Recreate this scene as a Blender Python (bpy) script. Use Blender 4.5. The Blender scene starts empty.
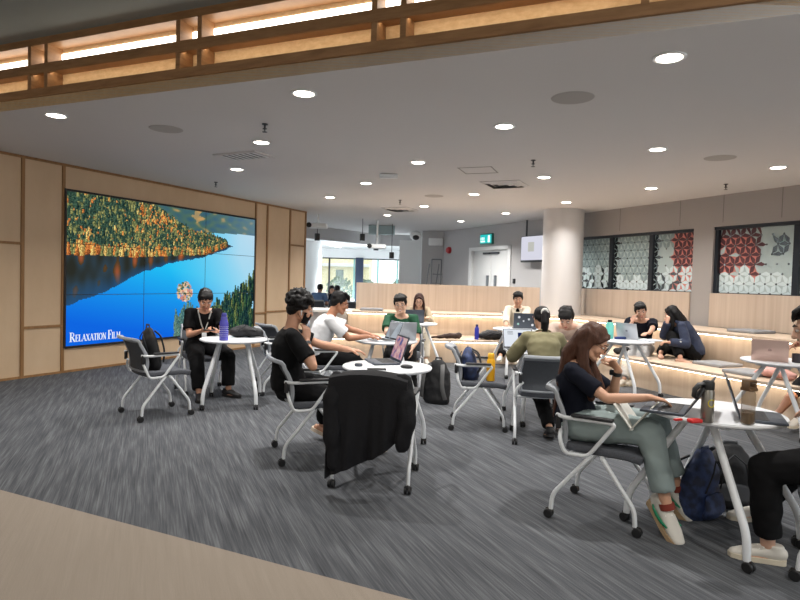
import bpy, bmesh, math, random
from mathutils import Vector, Matrix, noise, Quaternion
random.seed(7)
scene = bpy.context.scene
COL = scene.collection
PI = math.pi
def V(*a):
    return Vector(a[0]) if len(a) == 1 else Vector(a)
def rad(a): return a * PI / 180
def lin(c):
    c = c / 255.0
    return c / 12.92 if c <= .04045 else ((c + .055) / 1.055) ** 2.4
def L3(rgb): return (lin(rgb[0]), lin(rgb[1]), lin(rgb[2]))
def L4(rgb): return L3(rgb) + (1.0,)

# ------------------------------------------------------------------ materials
MATS = {}
def M(name, rgb, rough=.6, metal=0., var=None, bump=None, alpha=1., stretch=(1, 1, 1), rgb2=None, spec=.5, trans=0., sheen=0.):
    """principled material; var=(scale, contrast) mottles towards rgb2, bump=(scale, strength)"""
    if name in MATS: return MATS[name]
    m = bpy.data.materials.new(name); m.use_nodes = True
    nt = m.node_tree; b = nt.nodes['Principled BSDF']
    b.inputs['Base Color'].default_value = L4(rgb)
    b.inputs['Roughness'].default_value = rough
    b.inputs['Metallic'].default_value = metal
    b.inputs['Alpha'].default_value = alpha
    b.inputs['Specular IOR Level'].default_value = spec
    if trans: b.inputs['Transmission Weight'].default_value = trans
    if sheen: b.inputs['Sheen Weight'].default_value = sheen
    if var or bump:
        tc = nt.nodes.new('ShaderNodeTexCoord'); mp = nt.nodes.new('ShaderNodeMapping')
        mp.inputs['Scale'].default_value = stretch
        nt.links.new(tc.outputs['Object'], mp.inputs['Vector'])
    if var:
        n = nt.nodes.new('ShaderNodeTexNoise'); n.inputs['Scale'].default_value = var[0]; n.inputs['Detail'].default_value = 4
        nt.links.new(mp.outputs['Vector'], n.inputs['Vector'])
        cr = nt.nodes.new('ShaderNodeValToRGB')
        cr.color_ramp.elements[0].position = .5 - var[1]; cr.color_ramp.elements[1].position = .5 + var[1]
        c2 = rgb2 or tuple(min(255, c * 1.18) for c in rgb)
        cr.color_ramp.elements[0].color = L4(rgb); cr.color_ramp.elements[1].color = L4(c2)
        nt.links.new(n.outputs['Fac'], cr.inputs['Fac']); nt.links.new(cr.outputs['Color'], b.inputs['Base Color'])
    if bump:
        n2 = nt.nodes.new('ShaderNodeTexNoise'); n2.inputs['Scale'].default_value = bump[0]; n2.inputs['Detail'].default_value = 3
        nt.links.new(mp.outputs['Vector'], n2.inputs['Vector'])
        bp = nt.nodes.new('ShaderNodeBump'); bp.inputs['Strength'].default_value = bump[1]; bp.inputs['Distance'].default_value = .01
        nt.links.new(n2.outputs['Fac'], bp.inputs['Height']); nt.links.new(bp.outputs['Normal'], b.inputs['Normal'])
    MATS[name] = m
    return m
def EM(name, rgb, strength):
    if name in MATS: return MATS[name]
    m = bpy.data.materials.new(name); m.use_nodes = True; nt = m.node_tree
    nt.nodes.remove(nt.nodes['Principled BSDF'])
    e = nt.nodes.new('ShaderNodeEmission'); e.inputs['Color'].default_value = L4(rgb); e.inputs['Strength'].default_value = strength
    nt.links.new(e.outputs[0], nt.nodes['Material Output'].inputs['Surface'])
    MATS[name] = m
    return m

# ------------------------------------------------------------------ mesh builder
class MB:
    def __init__(self): self.v = []; self.f = []
    def add(self, vs, fs):
        o = len(self.v); self.v += [Vector(p) for p in vs]; self.f += [tuple(i + o for i in f) for f in fs]; return self
    def xf(self, mat):
        self.v = [mat @ p for p in self.v]; return self
    def merge(self, other, mat=None):
        return self.add([mat @ p for p in other.v] if mat else other.v, other.f)
    def box(self, c, s, rot=None, bev=0., seg=2):
        bm = bmesh.new(); bmesh.ops.create_cube(bm, size=1)
        for v in bm.verts: v.co = Vector((v.co.x * s[0], v.co.y * s[1], v.co.z * s[2]))
        if bev: bmesh.ops.bevel(bm, geom=list(bm.edges), offset=bev, segments=seg, affect='EDGES', profile=.5)
        bm.verts.index_update()
        R = rot if rot is not None else Matrix.Identity(3)
        self.add([R @ v.co + Vector(c) for v in bm.verts], [[v.index for v in f.verts] for f in bm.faces]); bm.free(); return self
    def tube(self, pts, r, n=10, lat=None, caps=True, round_=False):
        """sweep; r = float, list of floats or list of (rx, ry); lat keeps rx along one direction"""
        pts = [Vector(p) for p in pts]; k = len(pts)
        rr = r if isinstance(r, (list, tuple)) and len(r) == k else [r] * k
        rr = [(q, q) if not isinstance(q, (list, tuple)) else q for q in rr]
        if round_:
            d0 = (pts[0] - pts[1]).normalized(); d1 = (pts[-1] - pts[-2]).normalized()
            m0 = min(rr[0]); m1 = min(rr[-1])
            pre = [(pts[0] + d0 * m0 * s, (rr[0][0] * c, rr[0][1] * c)) for s, c in ((.92, .35), (.7, .7))]
            post = [(pts[-1] + d1 * m1 * s, (rr[-1][0] * c, rr[-1][1] * c)) for s, c in ((.7, .7), (.92, .35))]
            pts = [p for p, _ in pre] + pts + [p for p, _ in post]; rr = [q for _, q in pre] + list(rr) + [q for _, q in post]; k = len(pts)
        vs = []; X = None
        for i, p in enumerate(pts):
            a = pts[max(i - 1, 0)]; b = pts[min(i + 1, k - 1)]; t = (b - a).normalized()
            if 0 < i < k - 1:
                t = ((p - a).normalized() + (b - p).normalized())
                t = t.normalized() if t.length > 1e-6 else (b - a).normalized()
            if lat is not None: X = Vector(lat)
            elif X is None: X = Vector((1, 0, 0)) if abs(t.x) < .8 else Vector((0, 1, 0))
            X = X - t * X.dot(t)
            X = X.normalized() if X.length > 1e-6 else t.orthogonal().normalized()
            Y = t.cross(X)
            for j in range(n):
                an = 2 * PI * j / n
                vs.append(p + X * (math.cos(an) * rr[i][0]) + Y * (math.sin(an) * rr[i][1]))
        fs = []
        for i in range(k - 1):
            for j in range(n):
                fs.append((i * n + j, i * n + (j + 1) % n, (i + 1) * n + (j + 1) % n, (i + 1) * n + j))
        if caps: fs.append(tuple(range(n - 1, -1, -1))); fs.append(tuple((k - 1) * n + j for j in range(n)))
        return self.add(vs, fs)
    def lathe(self, prof, n=24, mat=None):
        vs = []; fs = []; k = len(prof)
        for (r, z) in prof:
            for j in range(n):
                an = 2 * PI * j / n; vs.append(Vector((max(r, 1e-4) * math.cos(an), max(r, 1e-4) * math.sin(an), z)))
        for i in range(k - 1):
            for j in range(n): fs.append((i * n + j, i * n + (j + 1) % n, (i + 1) * n + (j + 1) % n, (i + 1) * n + j))
        fs.append(tuple(range(n - 1, -1, -1))); fs.append(tuple((k - 1) * n + j for j in range(n)))
        if mat is not None: vs = [mat @ p for p in vs]
        return self.add(vs, fs)
    def ell(self, c, r, rot=None, nu=14, nv=9):
        vs = []; fs = []; R = rot if rot is not None else Matrix.Identity(3)
        for i in range(nv + 1):
            th = PI * i / nv
            for j in range(nu):
                an = 2 * PI * j / nu; s = max(math.sin(th), .02)
                vs.append(R @ Vector((r[0] * s * math.cos(an), r[1] * s * math.sin(an), -r[2] * math.cos(th))) + Vector(c))
        for i in range(nv):
            for j in range(nu): fs.append((i * nu + j, i * nu + (j + 1) % nu, (i + 1) * nu + (j + 1) % nu, (i + 1) * nu + j))
        fs.append(tuple(range(nu - 1, -1, -1))); fs.append(tuple(nv * nu + j for j in range(nu)))
        return self.add(vs, fs)
    def prism(self, poly, z0, z1, mat=None):
        n = len(poly); vs = [Vector((x, y, z0)) for x, y in poly] + [Vector((x, y, z1)) for x, y in poly]
        fs = [tuple(range(n - 1, -1, -1)), tuple(range(n, 2 * n))] + [(i, (i + 1) % n, n + (i + 1) % n, n + i) for i in range(n)]
        if mat is not None: vs = [mat @ p for p in vs]
        return self.add(vs, fs)
    def slab(self, fn, nu, nv, th):
        """closed sheet of thickness th over fn(u, v)"""
        P = [[Vector(fn(i / nu, j / nv)) for j in range(nv + 1)] for i in range(nu + 1)]
        N = [[None] * (nv + 1) for _ in range(nu + 1)]
        for i in range(nu + 1):
            for j in range(nv + 1):
                a = P[min(i + 1, nu)][j] - P[max(i - 1, 0)][j]; b = P[i][min(j + 1, nv)] - P[i][max(j - 1, 0)]
                c = a.cross(b); N[i][j] = c.normalized() if c.length > 1e-9 else Vector((0, 0, 1))
        w = nv + 1; t = (nu + 1) * w
        vs = [P[i][j] + N[i][j] * (th / 2) for i in range(nu + 1) for j in range(w)] + [P[i][j] - N[i][j] * (th / 2) for i in range(nu + 1) for j in range(w)]
        fs = []
        for i in range(nu):
            for j in range(nv):
                q = (i * w + j, (i + 1) * w + j, (i + 1) * w + j + 1, i * w + j + 1); fs.append(q); fs.append(tuple(t + k for k in reversed(q)))
        rim = [i * w for i in range(nu + 1)] + [nu * w + j for j in range(1, w)] + [i * w + nv for i in range(nu - 1, -1, -1)] + [j for j in range(nv - 1, 0, -1)]
        for a, b in zip(rim, rim[1:] + rim[:1]): fs.append((b, a, t + a, t + b))
        return self.add(vs, fs)
    def mesh(self, name, smooth=True, fix=True):
        me = bpy.data.meshes.new(name); me.from_pydata([tuple(p) for p in self.v], [], self.f)
        if fix:
            bm = bmesh.new(); bm.from_mesh(me); bmesh.ops.recalc_face_normals(bm, faces=bm.faces); bm.to_mesh(me); bm.free()
        if smooth:
            me.polygons.foreach_set('use_smooth', [True] * len(me.polygons))
            me.set_sharp_from_angle(angle=rad(40))
        return me
    def build(self, name, mat, parent=None, smooth=True, loc=None, rotz=0, fix=True):
        o = bpy.data.objects.new(name, self.mesh(name, smooth, fix)); COL.objects.link(o)
        if mat: o.data.materials.append(mat)
        if parent: o.parent = parent
        if loc is not None: o.location = loc
        if rotz: o.rotation_euler.z = rotz
        return o
def fillet(pts, r=.04, n=4):
    pts = [Vector(p) for p in pts]; out = [pts[0]]
    for a, b, c in zip(pts, pts[1:], pts[2:]):
        d0 = a - b; d1 = c - b; q = min(r, d0.length * .45, d1.length * .45); s = b + d0.normalized() * q; e = b + d1.normalized() * q
        for i in range(n + 1):
            t = i / n; out.append(s * (1 - t) ** 2 + b * 2 * t * (1 - t) + e * t * t)
    return out + [pts[-1]]
def remeshed(mb, name, voxel, smooth=3, fold=None):
    """one continuous surface out of overlapping closed forms"""
    o = bpy.data.objects.new(name, mb.mesh(name, False)); COL.objects.link(o)
    m = o.modifiers.new('r', 'REMESH'); m.mode = 'VOXEL'; m.voxel_size = voxel; m.use_smooth_shade = True
    if smooth:
        s = o.modifiers.new('s', 'SMOOTH'); s.factor = .5; s.iterations = smooth
    dg = bpy.context.evaluated_depsgraph_get(); dg.update()
    me = bpy.data.meshes.new_from_object(o.evaluated_get(dg)); old = o.data
    bpy.data.objects.remove(o); bpy.data.meshes.remove(old)
    if fold:
        fr, amp, st = fold
        nr = [v.normal.copy() for v in me.vertices]
        for v, n in zip(me.vertices, nr):
            q = Vector((v.co.x * fr * st[0], v.co.y * fr * st[1], v.co.z * fr * st[2]))
            v.co += n * (amp * (noise.noise(q) + .5 * noise.noise(q * 2.1)))
    me.name = name
    return me
def link(name, me, mat, parent=None):
    o = bpy.data.objects.new(name, me); COL.objects.link(o); me.materials.append(mat)
    if parent: o.parent = parent
    return o
def tag(o, label=None, cat=None, group=None, kind=None):
    if label: o['label'] = label
    if cat: o['category'] = cat
    if group: o['group'] = group
    if kind: o['kind'] = kind
    return o
def thing(name, label, cat, loc=(0, 0, 0), rotz=0, group=None):
    o = bpy.data.objects.new(name, None); COL.objects.link(o); o.location = loc; o.rotation_euler = (0, 0, rotz); o.empty_display_size = .1
    return tag(o, label, cat, group)
def copy_tree(o, loc=None, rotz=None, label=None, group=None, parent=None):
    c = o.copy(); COL.objects.link(c)
    if parent is not None: c.parent = parent
    if loc is not None: c.location = loc
    if rotz is not None: c.rotation_euler.z = rotz
    if label: c['label'] = label
    if group: c['group'] = group
    for ch in list(o.children): copy_tree(ch, parent=c)
    return c
def heading(dx, dy): return math.atan2(-dx, dy)
# ------------------------------------------------------------------ palette
def wood_mat(name, a, b, scale=(18, 18, .8), rough=.5, bump=.08):
    m = bpy.data.materials.new(name); m.use_nodes = True; nt = m.node_tree; bs = nt.nodes['Principled BSDF']
    tc = nt.nodes.new('ShaderNodeTexCoord'); mp = nt.nodes.new('ShaderNodeMapping'); mp.inputs['Scale'].default_value = scale
    n = nt.nodes.new('ShaderNodeTexNoise'); n.inputs['Scale'].default_value = 1.; n.inputs['Detail'].default_value = 6; n.inputs['Roughness'].default_value = .6
    cr = nt.nodes.new('ShaderNodeValToRGB'); cr.color_ramp.elements[0].position = .3; cr.color_ramp.elements[1].position = .72
    cr.color_ramp.elements[0].color = L4(a); cr.color_ramp.elements[1].color = L4(b)
    bp = nt.nodes.new('ShaderNodeBump'); bp.inputs['Strength'].default_value = bump; bp.inputs['Distance'].default_value = .003
    nt.links.new(tc.outputs['Object'], mp.inputs['Vector']); nt.links.new(mp.outputs['Vector'], n.inputs['Vector'])
    nt.links.new(n.outputs['Fac'], cr.inputs['Fac']); nt.links.new(cr.outputs['Color'], bs.inputs['Base Color'])
    nt.links.new(n.outputs['Fac'], bp.inputs['Height']); nt.links.new(bp.outputs['Normal'], bs.inputs['Normal'])
    bs.inputs['Roughness'].default_value = rough
    return m
def carpet_mat(name, cols, ang, streak):
    """woven pile: long broken streaks along one direction, over a fine speckle"""
    m = bpy.data.materials.new(name); m.use_nodes = True; nt = m.node_tree; bs = nt.nodes['Principled BSDF']; lk = nt.links.new
    tc = nt.nodes.new('ShaderNodeTexCoord'); rot = nt.nodes.new('ShaderNodeMapping'); rot.inputs['Rotation'].default_value = (0, 0, ang)
    lk(tc.outputs['Object'], rot.inputs['Vector'])
    def nz(scale, detail, sc):
        mp = nt.nodes.new('ShaderNodeMapping'); mp.inputs['Scale'].default_value = sc; lk(rot.outputs['Vector'], mp.inputs['Vector'])
        n = nt.nodes.new('ShaderNodeTexNoise'); n.inputs['Scale'].default_value = scale; n.inputs['Detail'].default_value = detail; lk(mp.outputs['Vector'], n.inputs['Vector'])
        return n
    a = nz(1., 5, (110, 2.6, 1)); b = nz(1., 3, (26, 1.6, 1)); c = nz(300., 2, (1, 1, 1))
    mx = nt.nodes.new('ShaderNodeMix'); mx.data_type = 'FLOAT'; mx.inputs[0].default_value = .45
    lk(a.outputs['Fac'], mx.inputs[2]); lk(b.outputs['Fac'], mx.inputs[3])
    mx2 = nt.nodes.new('ShaderNodeMix'); mx2.data_type = 'FLOAT'; mx2.inputs[0].default_value = .25 if streak else .72
    lk(mx.outputs[0], mx2.inputs[2]); lk(c.outputs['Fac'], mx2.inputs[3])
    cr = nt.nodes.new('ShaderNodeValToRGB'); e = cr.color_ramp.elements
    e[0].position = .32; e[0].color = L4(cols[0]); e[1].position = .70; e[1].color = L4(cols[2])
    k = e.new(.5); k.color = L4(cols[1])
    lk(mx2.outputs[0], cr.inputs['Fac']); lk(cr.outputs['Color'], bs.inputs['Base Color'])
    bp = nt.nodes.new('ShaderNodeBump'); bp.inputs['Strength'].default_value = .25; bp.inputs['Distance'].default_value = .004
    lk(mx2.outputs[0], bp.inputs['Height']); lk(bp.outputs['Normal'], bs.inputs['Normal'])
    bs.inputs['Roughness'].default_value = .95; bs.inputs['Specular IOR Level'].default_value = .1
    return m
m_ceil = M('ceiling paint', (206, 204, 203), .9, var=(.6, .4), rgb2=(211, 209, 208))
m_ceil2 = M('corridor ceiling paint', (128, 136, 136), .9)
m_grey = M('grey wall paint', (176, 175, 176), .75, var=(1.2, .4), rgb2=(182, 181, 182))
m_greyw = M('warm grey wall paint', (160, 154, 150), .7, var=(1.2, .4), rgb2=(166, 160, 156))
m_white = M('white paint', (228, 230, 230), .6)
m_panel = wood_mat('beige wall panel', (198, 170, 138), (207, 181, 150), (3, 3, 1.2), .6, .03)
m_strip = wood_mat('brown wall strip', (132, 96, 58), (158, 118, 76), (20, 20, 2), .5)
m_oak = wood_mat('pale oak veneer', (186, 165, 146), (206, 188, 171), (16, 16, .35), .45)
m_riser = wood_mat('bench oak', (192, 170, 148), (210, 191, 171), (13, 13, .5), .45)
m_rail = wood_mat('dark oak rail', (134, 98, 64), (168, 128, 88), (4, 4, 25), .5)
m_cork = wood_mat('textured fascia lining', (212, 180, 136), (232, 204, 164), (16, 16, 30), .8, .6)
m_carpet = carpet_mat('grey streaked carpet', ((57, 58, 62), (86, 88, 92), (125, 127, 130)), rad(-23), True)
m_beige = carpet_mat('beige carpet', ((132, 122, 111), (148, 137, 125), (164, 153, 141)), rad(-23), False)
m_black = M('black plastic', (22, 22, 24), .45)
m_dark = M('dark aluminium', (44, 48, 54), .4, .3)
m_ledw = EM('bench led light', (255, 240, 216), 12.)
m_cove = EM('cove led light', (255, 242, 224), 7.)
m_lamp = EM('downlight glow', (255, 244, 228), 22.)

ZC = 2.95
# ------------------------------------------------------------------ room axes
LO, LD = V(-5.14, 7.70, 0), V(.438, .899, 0)                  # screen wall: origin and run
LN = V(.899, -.438, 0)                                        # towards the room
RO, RD = V(4.20, 11.66, 0), V(.405, -.914, 0)                 # window wall
RN = V(-.914, -.405, 0)
DO, DD = V(1.67, 17.29, 0), V(.438, -.899, 0)                 # door wall
FO, FD = V(-.05, 4.20, 0), V(.923, -.384, 0)                  # fascia
FN = V(-.384, -.923, 0)
def frame(o, d, n):
    """matrix: local x along the wall, y into it, z up"""
    d = d.normalized(); n = -n.normalized()
    return Matrix(((d.x, n.x, 0, o.x), (d.y, n.y, 0, o.y), (0, 0, 1, 0), (0, 0, 0, 1)))
FLIP = set()
def wall_part(name, mat, M4, boxes, parent=None, bev=0., kind=None):
    """boxes in wall coordinates (s0, s1, out0, out1, z0, z1)"""
    b = MB(); sg = -1 if (parent is not None and parent.name in FLIP) or (parent is None and M4 != Matrix.Identity(4)) else 1
    for s0, s1, o0, o1, z0, z1 in boxes:
        b.box(((s0 + s1) / 2, sg * (o0 + o1) / 2, (z0 + z1) / 2), (s1 - s0, o1 - o0, z1 - z0), bev=bev)
    o = b.build(name, mat, parent, smooth=bev > 0)
    if sg < 0: FLIP.add(o.name)
    if parent is None: o.matrix_world = M4
    if kind: o['kind'] = kind
    return o
S = 'structure'
# ------------------------------------------------------------------ floor and ceilings
E0, E1 = V(-8.6, 6.62), V(6.5, -.226)                         # line where the two carpets meet
b = MB(); b.add([(E0.x, E0.y, 0), (E1.x, E1.y, 0), (10, 4, 0), (10, 27, 0), (-9, 27, 0)], [(0, 1, 2, 3, 4)])
fl = b.build('floor', m_carpet); fl['kind'] = S
b = MB(); b.add([(E0.x, E0.y, 0), (-8.6, -4, 0), (6.5, -4, 0), (E1.x, E1.y, 0)], [(0, 1, 2, 3)])
fb = b.build('floor', m_beige); fb['kind'] = S
def fpt(u, out=0.): return FO + FD * u + FN * out
p0, p1 = fpt(-9), fpt(8)
b = MB(); b.prism([(p0.x, p0.y), (p1.x, p1.y), (10, 4), (10, 18.5), (.62, 18.5), (.62, 17.2), (-2.9, 17.2), (-9, 13)], ZC, ZC + .12)
ce = b.build('ceiling', m_ceil, smooth=False); ce['kind'] = S
q0, q1 = fpt(-9, .02), fpt(8, .02)
b = MB(); b.prism([(q0.x, q0.y), (-9, -4), (8, -4), (q1.x, q1.y)], 3.57, 3.67)
cc = b.build('ceiling', m_ceil2, smooth=False); cc['kind'] = S
# ------------------------------------------------------------------ walls
FL = frame(LO, LD, LN)
wl = wall_part('wall_left', m_panel, FL, [(-5, 6.72, -.3, 0, 0, ZC)], kind=S)
strips = [(x - .022, x + .022, 0, .02, .03, ZC) for x in (-.62, .28, .85, 4.97, 5.34, 6.12, 6.70)]
strips += [(-.6, .26, 0, .017, 1.775, 1.81), (.30, .83, 0, .017, .655, .69), (4.99, 5.32, 0, .017, .67, .705), (5.36, 6.10, 0, .017, .69, .725), (6.14, 6.68, 0, .017, 2.135, 2.17)]
for bx in strips: wall_part('wall_strip', m_strip, FL, [bx], wl)
wall_part('top_strip', m_strip, FL, [(-5, 6.72, 0, .022, ZC - .035, ZC - .001)], wl)
bbl = wall_part('baseboard_left', m_strip, FL, [(-5, 6.72, .0, .024, 0, .03)], kind=S)

# window wall: solid below the panes, above them, and the piers
FR = frame(RO, RD, RN)
WZ0, WZ1 = 1.38, 2.45
piers = [(-2.2, 1.0), ]
wr = wall_part('wall_right', m_greyw, FR, [(-2.2, 8, -.22, 0, 0, WZ0), (-2.2, 8, -.22, 0, WZ1, ZC), (1.71, 2.09, -.22, 0, WZ0, WZ1), (5.9, 8, -.22, 0, WZ0, WZ1)], kind=S)
for s in (-1.35, .02, 1.42, 2.25, 3.2): wall_part('panel_seam', M('seam grey', (120, 116, 114), .8), FR, [(s - .004, s + .004, 0, .003, WZ1 + .06, ZC)], wr)  # thin strips in a darker grey mark the wall panel seams
FDM = frame(DO, DD, V(-.899, -.438, 0))
wd = wall_part('wall_right', m_grey, FDM, [(-1.05, .55, -.2, 0, 0, ZC), (2.48, 6.2, -.2, 0, 0, ZC), (.55, 2.48, -.2, 0, 2.4, ZC)], kind=S)
wb = wall_part('wall_back', m_grey, Matrix.Identity(4), [(.62, 1.28, 18.1, 18.3, 0, ZC)], kind=S)
wb2 = wall_part('wall_back', m_white, Matrix.Identity(4), [(.62, .74, 18.3, 21.5, 0, 3.0), (.33, .62, 18.9, 19.1, 0, 3.0), (-.06, .33, 18.9, 19.3, 0, 2.7)], kind=S)
# corridor behind the camera
wc = wall_part('wall_front', m_white, Matrix.Identity(4), [(-8.6, 8, -4.2, -4, 0, 3.6)], kind=S)
wall_part('wall_left', m_white, Matrix.Identity(4), [(-8.9, -8.6, -4, 7, 0, 3.6)], kind=S)
# ------------------------------------------------------------------ far study hall beyond the lounge
b = MB(); b.prism([(-9, 13.2), (-2.9, 17.2), (-2.9, 17.35), (-9, 13.5)], 2.55, ZC + .1)
b.prism([(-2.9, 17.0), (-.7, 20.1), (-.82, 20.2), (-3.02, 17.1)], 2.58, ZC + .1)
b.prism([(-.7, 20.1), (.62, 20.1), (.62, 20.25), (-.82, 20.2)], 2.58, ZC + .1)
bk = b.build('trim_1', m_grey, smooth=False); bk['kind'] = S
b = MB(); b.prism([(-9, 13), (-2.9, 17.2), (.62, 17.2), (.62, 20.2), (-.75, 20.2), (-3, 17.15), (-9, 13.3)], ZC, ZC + .1)
o = b.build('ceiling', m_ceil, smooth=False); o['kind'] = S
b = MB(); b.prism([(-9, 13.3), (-3, 17.1), (-.75, 20.2), (.6, 20.2), (.6, 27), (-9, 27)], 2.72, 2.8)
o = b.build('ceiling', m_white, smooth=False); o['kind'] = S
wf = wall_part('wall_back', m_white, Matrix.Identity(4), [(-9, .7, 26, 26.2, 2.34, 2.72), (-9, .7, 26, 26.2, 0, .55)], kind=S)
glass = M('clear window glass', (235, 250, 246), .02, alpha=.16)
w3 = thing('window_3', None, None, (0, 0, 0)); w3['kind'] = S
b = MB()
wall_part('glazing', glass, None, [(-8.5, .6, 26.08, 26.1, .55, 2.34)], w3)
m_teal = M('pale teal frame', (150, 205, 200), .4)
for x in (-4.55, -3.1, -2.02, -1.0, -.15): wall_part('mullion', m_teal if x > -3 else m_dark, None, [(x - .035, x + .035, 26.0, 26.12, .55, 2.34)], w3)
wall_part('rail', m_dark, None, [(-8.5, .6, 26.0, 26.12, 2.29, 2.34)], w3)
# white round column of the far hall
b = MB(); b.lathe([(.36, 0), (.36, 2.72)], 32)
o = b.build('column', m_white, loc=(-3.15, 21.0, 0)); tag(o, 'white round column in the bright far hall beside the screen wall', 'column')
# building and shrubs outside the far windows
bld = thing('building', 'cream building seen through the far windows', 'building', (-5.4, 33, 0))
m_cream = M('cream render', (238, 226, 176), .8)
m_bw = M('building window glass', (90, 110, 100), .2)
b = MB(); b.box((0, 0, 3), (7.5, 3, 6)); b.build('wall', m_cream, bld, smooth=False)
for x in (-2.2, -.9, .3, 1.0, 2.2): b = MB(); b.box((x, -1.52, 1.35), (.4, .06, 1.1)); b.build('window', m_bw, bld, smooth=False)
b = MB(); b.box((0, -1.6, 2.15), (7.5, .3, .16)); b.build('ledge', m_white, bld, smooth=False)
m_leaf = M('green leaves', (96, 130, 62), .8, var=(9, .2), rgb2=(60, 92, 40))
for i, (x, y, r, lb) in enumerate(((-1.6, 28.2, .6, 'green shrub outside the far windows above the left end of the oak panel'), (.05, 28.0, .66, 'green shrub outside the rightmost far window'), (-3.0, 29.6, .7, 'green shrub outside the far window in front of the cream building'))):
    b = MB(); rnd = random.Random(i)
    for k in range(260):
        a = rnd.uniform(0, 2 * PI); e = rnd.uniform(-.3, 1.4); q = r * rnd.uniform(.75, 1)
        c = V(q * math.cos(a) * math.cos(e), q * math.sin(a) * math.cos(e), .75 + q * math.sin(e) * 1.1)
        n = V(rnd.uniform(-1, 1), rnd.uniform(-1, 1), rnd.uniform(-.3, 1)).normalized(); t = n.orthogonal().normalized() * .12; w = n.cross(t) * .5
        b.add([c - t, c + w, c + t, c - w], [(0, 1, 2, 3)])
    o = thing('shrub', lb, 'shrub', (x, y, 0)); b.build('foliage', m_leaf, o, fix=False)
    b2 = MB(); b2.tube([(0, 0, 0), (.03, 0, .9)], .06); b2.build('stem', m_strip, o)
b = MB(); b.box((0, 31, -.05), (30, 8, .1)); o = b.build('ground', M('outdoor paving', (170, 170, 160), .9), smooth=False); o['kind'] = S
# ------------------------------------------------------------------ fascia with its lit recess
FF = frame(FO, FD, FN)
fa = wall_part('trim_2', m_cork, FF, [(-9, 8, -.03, 0, 2.951, 3.04), (-9, 8, -.26, -.13, 3.04, 3.57)], kind=S)
for z0, z1 in ((3.04, 3.11), (3.27, 3.33), (3.50, 3.565)): wall_part('rail', m_rail, FF, [(-9, 8, -.13, .03, z0, z1)], fa)
k = -5
while k <= 4:
    u = -.19 + 1.756 * k
    for du in (0, .22): wall_part('post', m_rail, FF, [(u + du - .022, u + du + .022, -.13, .025, 3.11, 3.50)], fa)
    k += 1
wall_part('light_strip', m_cove, FF, [(-9, 8, -.128, -.118, 3.39, 3.455)], fa)
wall_part('light_strip', EM('cove under light', (255, 236, 206), 8.), FF, [(-9, 8, -.03, -.005, 3.262, 3.269)], fa); wall_part('rail_lip', m_rail, FF, [(-9, 8, 0, .03, 3.245, 3.27)], fa)
# ------------------------------------------------------------------ column of the lounge
b = MB(); b.lathe([(.40, 0), (.40, ZC)], 48)
o = b.build('column', M('column paint', (204, 202, 202), .55), loc=(3.27, 12.2, 0)); tag(o, 'thick round grey column rising behind the bench', 'column')
# ------------------------------------------------------------------ double door
dr = thing('door_1', None, None); dr['kind'] = S; dr.matrix_world = FDM; FLIP.add(dr.name)
m_dleaf = M('door laminate', (214, 216, 216), .5)
wall_part('door_frame', m_white, None, [(.55, .68, -.2, .03, 0, 2.4), (2.36, 2.48, -.2, .03, 0, 2.4), (.55, 2.48, -.2, .03, 2.31, 2.4)], dr)
for s0, s1 in ((.68, 1.515), (1.525, 2.36)):
    lf = wall_part('door_leaf', m_dleaf, None, [(s0, s1, -.1, -.05, .01, 2.31)], dr, .004)
    h = 1.40 if s0 < 1 else 1.76
    wall_part('door_handle', M('brushed steel', (120, 124, 128), .35, .8), None, [(h - .05, h + .05, -.05, -.02, 1.2, 1.64)], lf, .01)
    wall_part('door_closer', m_dark, None, [(1.2, 1.5, -.05, -.0, 2.2, 2.25)] if s0 < 1 else [(1.54, 1.9, -.05, 0, 2.2, 2.25)], lf)
# things on the door wall
sg = thing('exit_sign', 'lit green exit sign above the white double door', 'sign'); sg.matrix_world = FDM; FLIP.add(sg.name)
wall_part('housing', M('sign case', (60, 130, 120), .4), None, [(1.14, 1.70, 0.0, .06, 2.46, 2.745)], sg, .01)
wall_part('sign_face', EM('exit green', (40, 190, 190), 1.1), None, [(1.17, 1.67, .06, .078, 2.49, 2.715)], sg)
me_ = EM('exit white', (225, 255, 245), 1.5)
wall_part('mark', me_, None, [(1.20, 1.40, .078, .083, 2.52, 2.555)], sg)
for x in (1.20, 1.27, 1.34): wall_part('mark', me_, None, [(x, x + .028, .078, .083, 2.57, 2.65)], sg)
wall_part('pictogram', me_, None, [(1.54, 1.63, .078, .083, 2.51, 2.69)], sg)
be = MB(); be.lathe([(0, 0), (.1, 0), (.1, .05), (.07, .09), (0, .1)], 20, Matrix.Rotation(rad(90), 4, 'X'))
o = be.build('alarm_bell', M('red enamel', (190, 34, 40), .35)); o.matrix_world = FDM @ Matrix.Translation((-.55, .0, 2.37)); tag(o, 'red fire alarm sounder on the grey wall left of the double door', 'alarm')
o = wall_part('light_switch', m_black, FDM, [(2.6, 2.69, 0.002, .03, 1.44, 1.56)], None, .006); tag(o, 'black wall switch right of the double door', 'switch')
tv = thing('wall_monitor', 'white lit monitor hung from the ceiling beside the grey column', 'monitor'); tv.matrix_world = FDM; FLIP.add(tv.name)
wall_part('case', m_black, None, [(3.12, 4.2, .14, .2, 1.95, 2.57)], tv, .01)
wall_part('screen', EM('pale screen', (232, 232, 246), .85), None, [(3.14, 4.18, .2, .204, 2.0, 2.555)], tv)
wall_part('picture', EM('pale screen mark', (222, 222, 214), .72), None, [(3.4, 3.62, .204, .206, 2.2, 2.42)], tv)
wall_part('hanger', m_dark, None, [(3.27, 3.30, .155, .185, 2.57, ZC)], tv)
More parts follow.
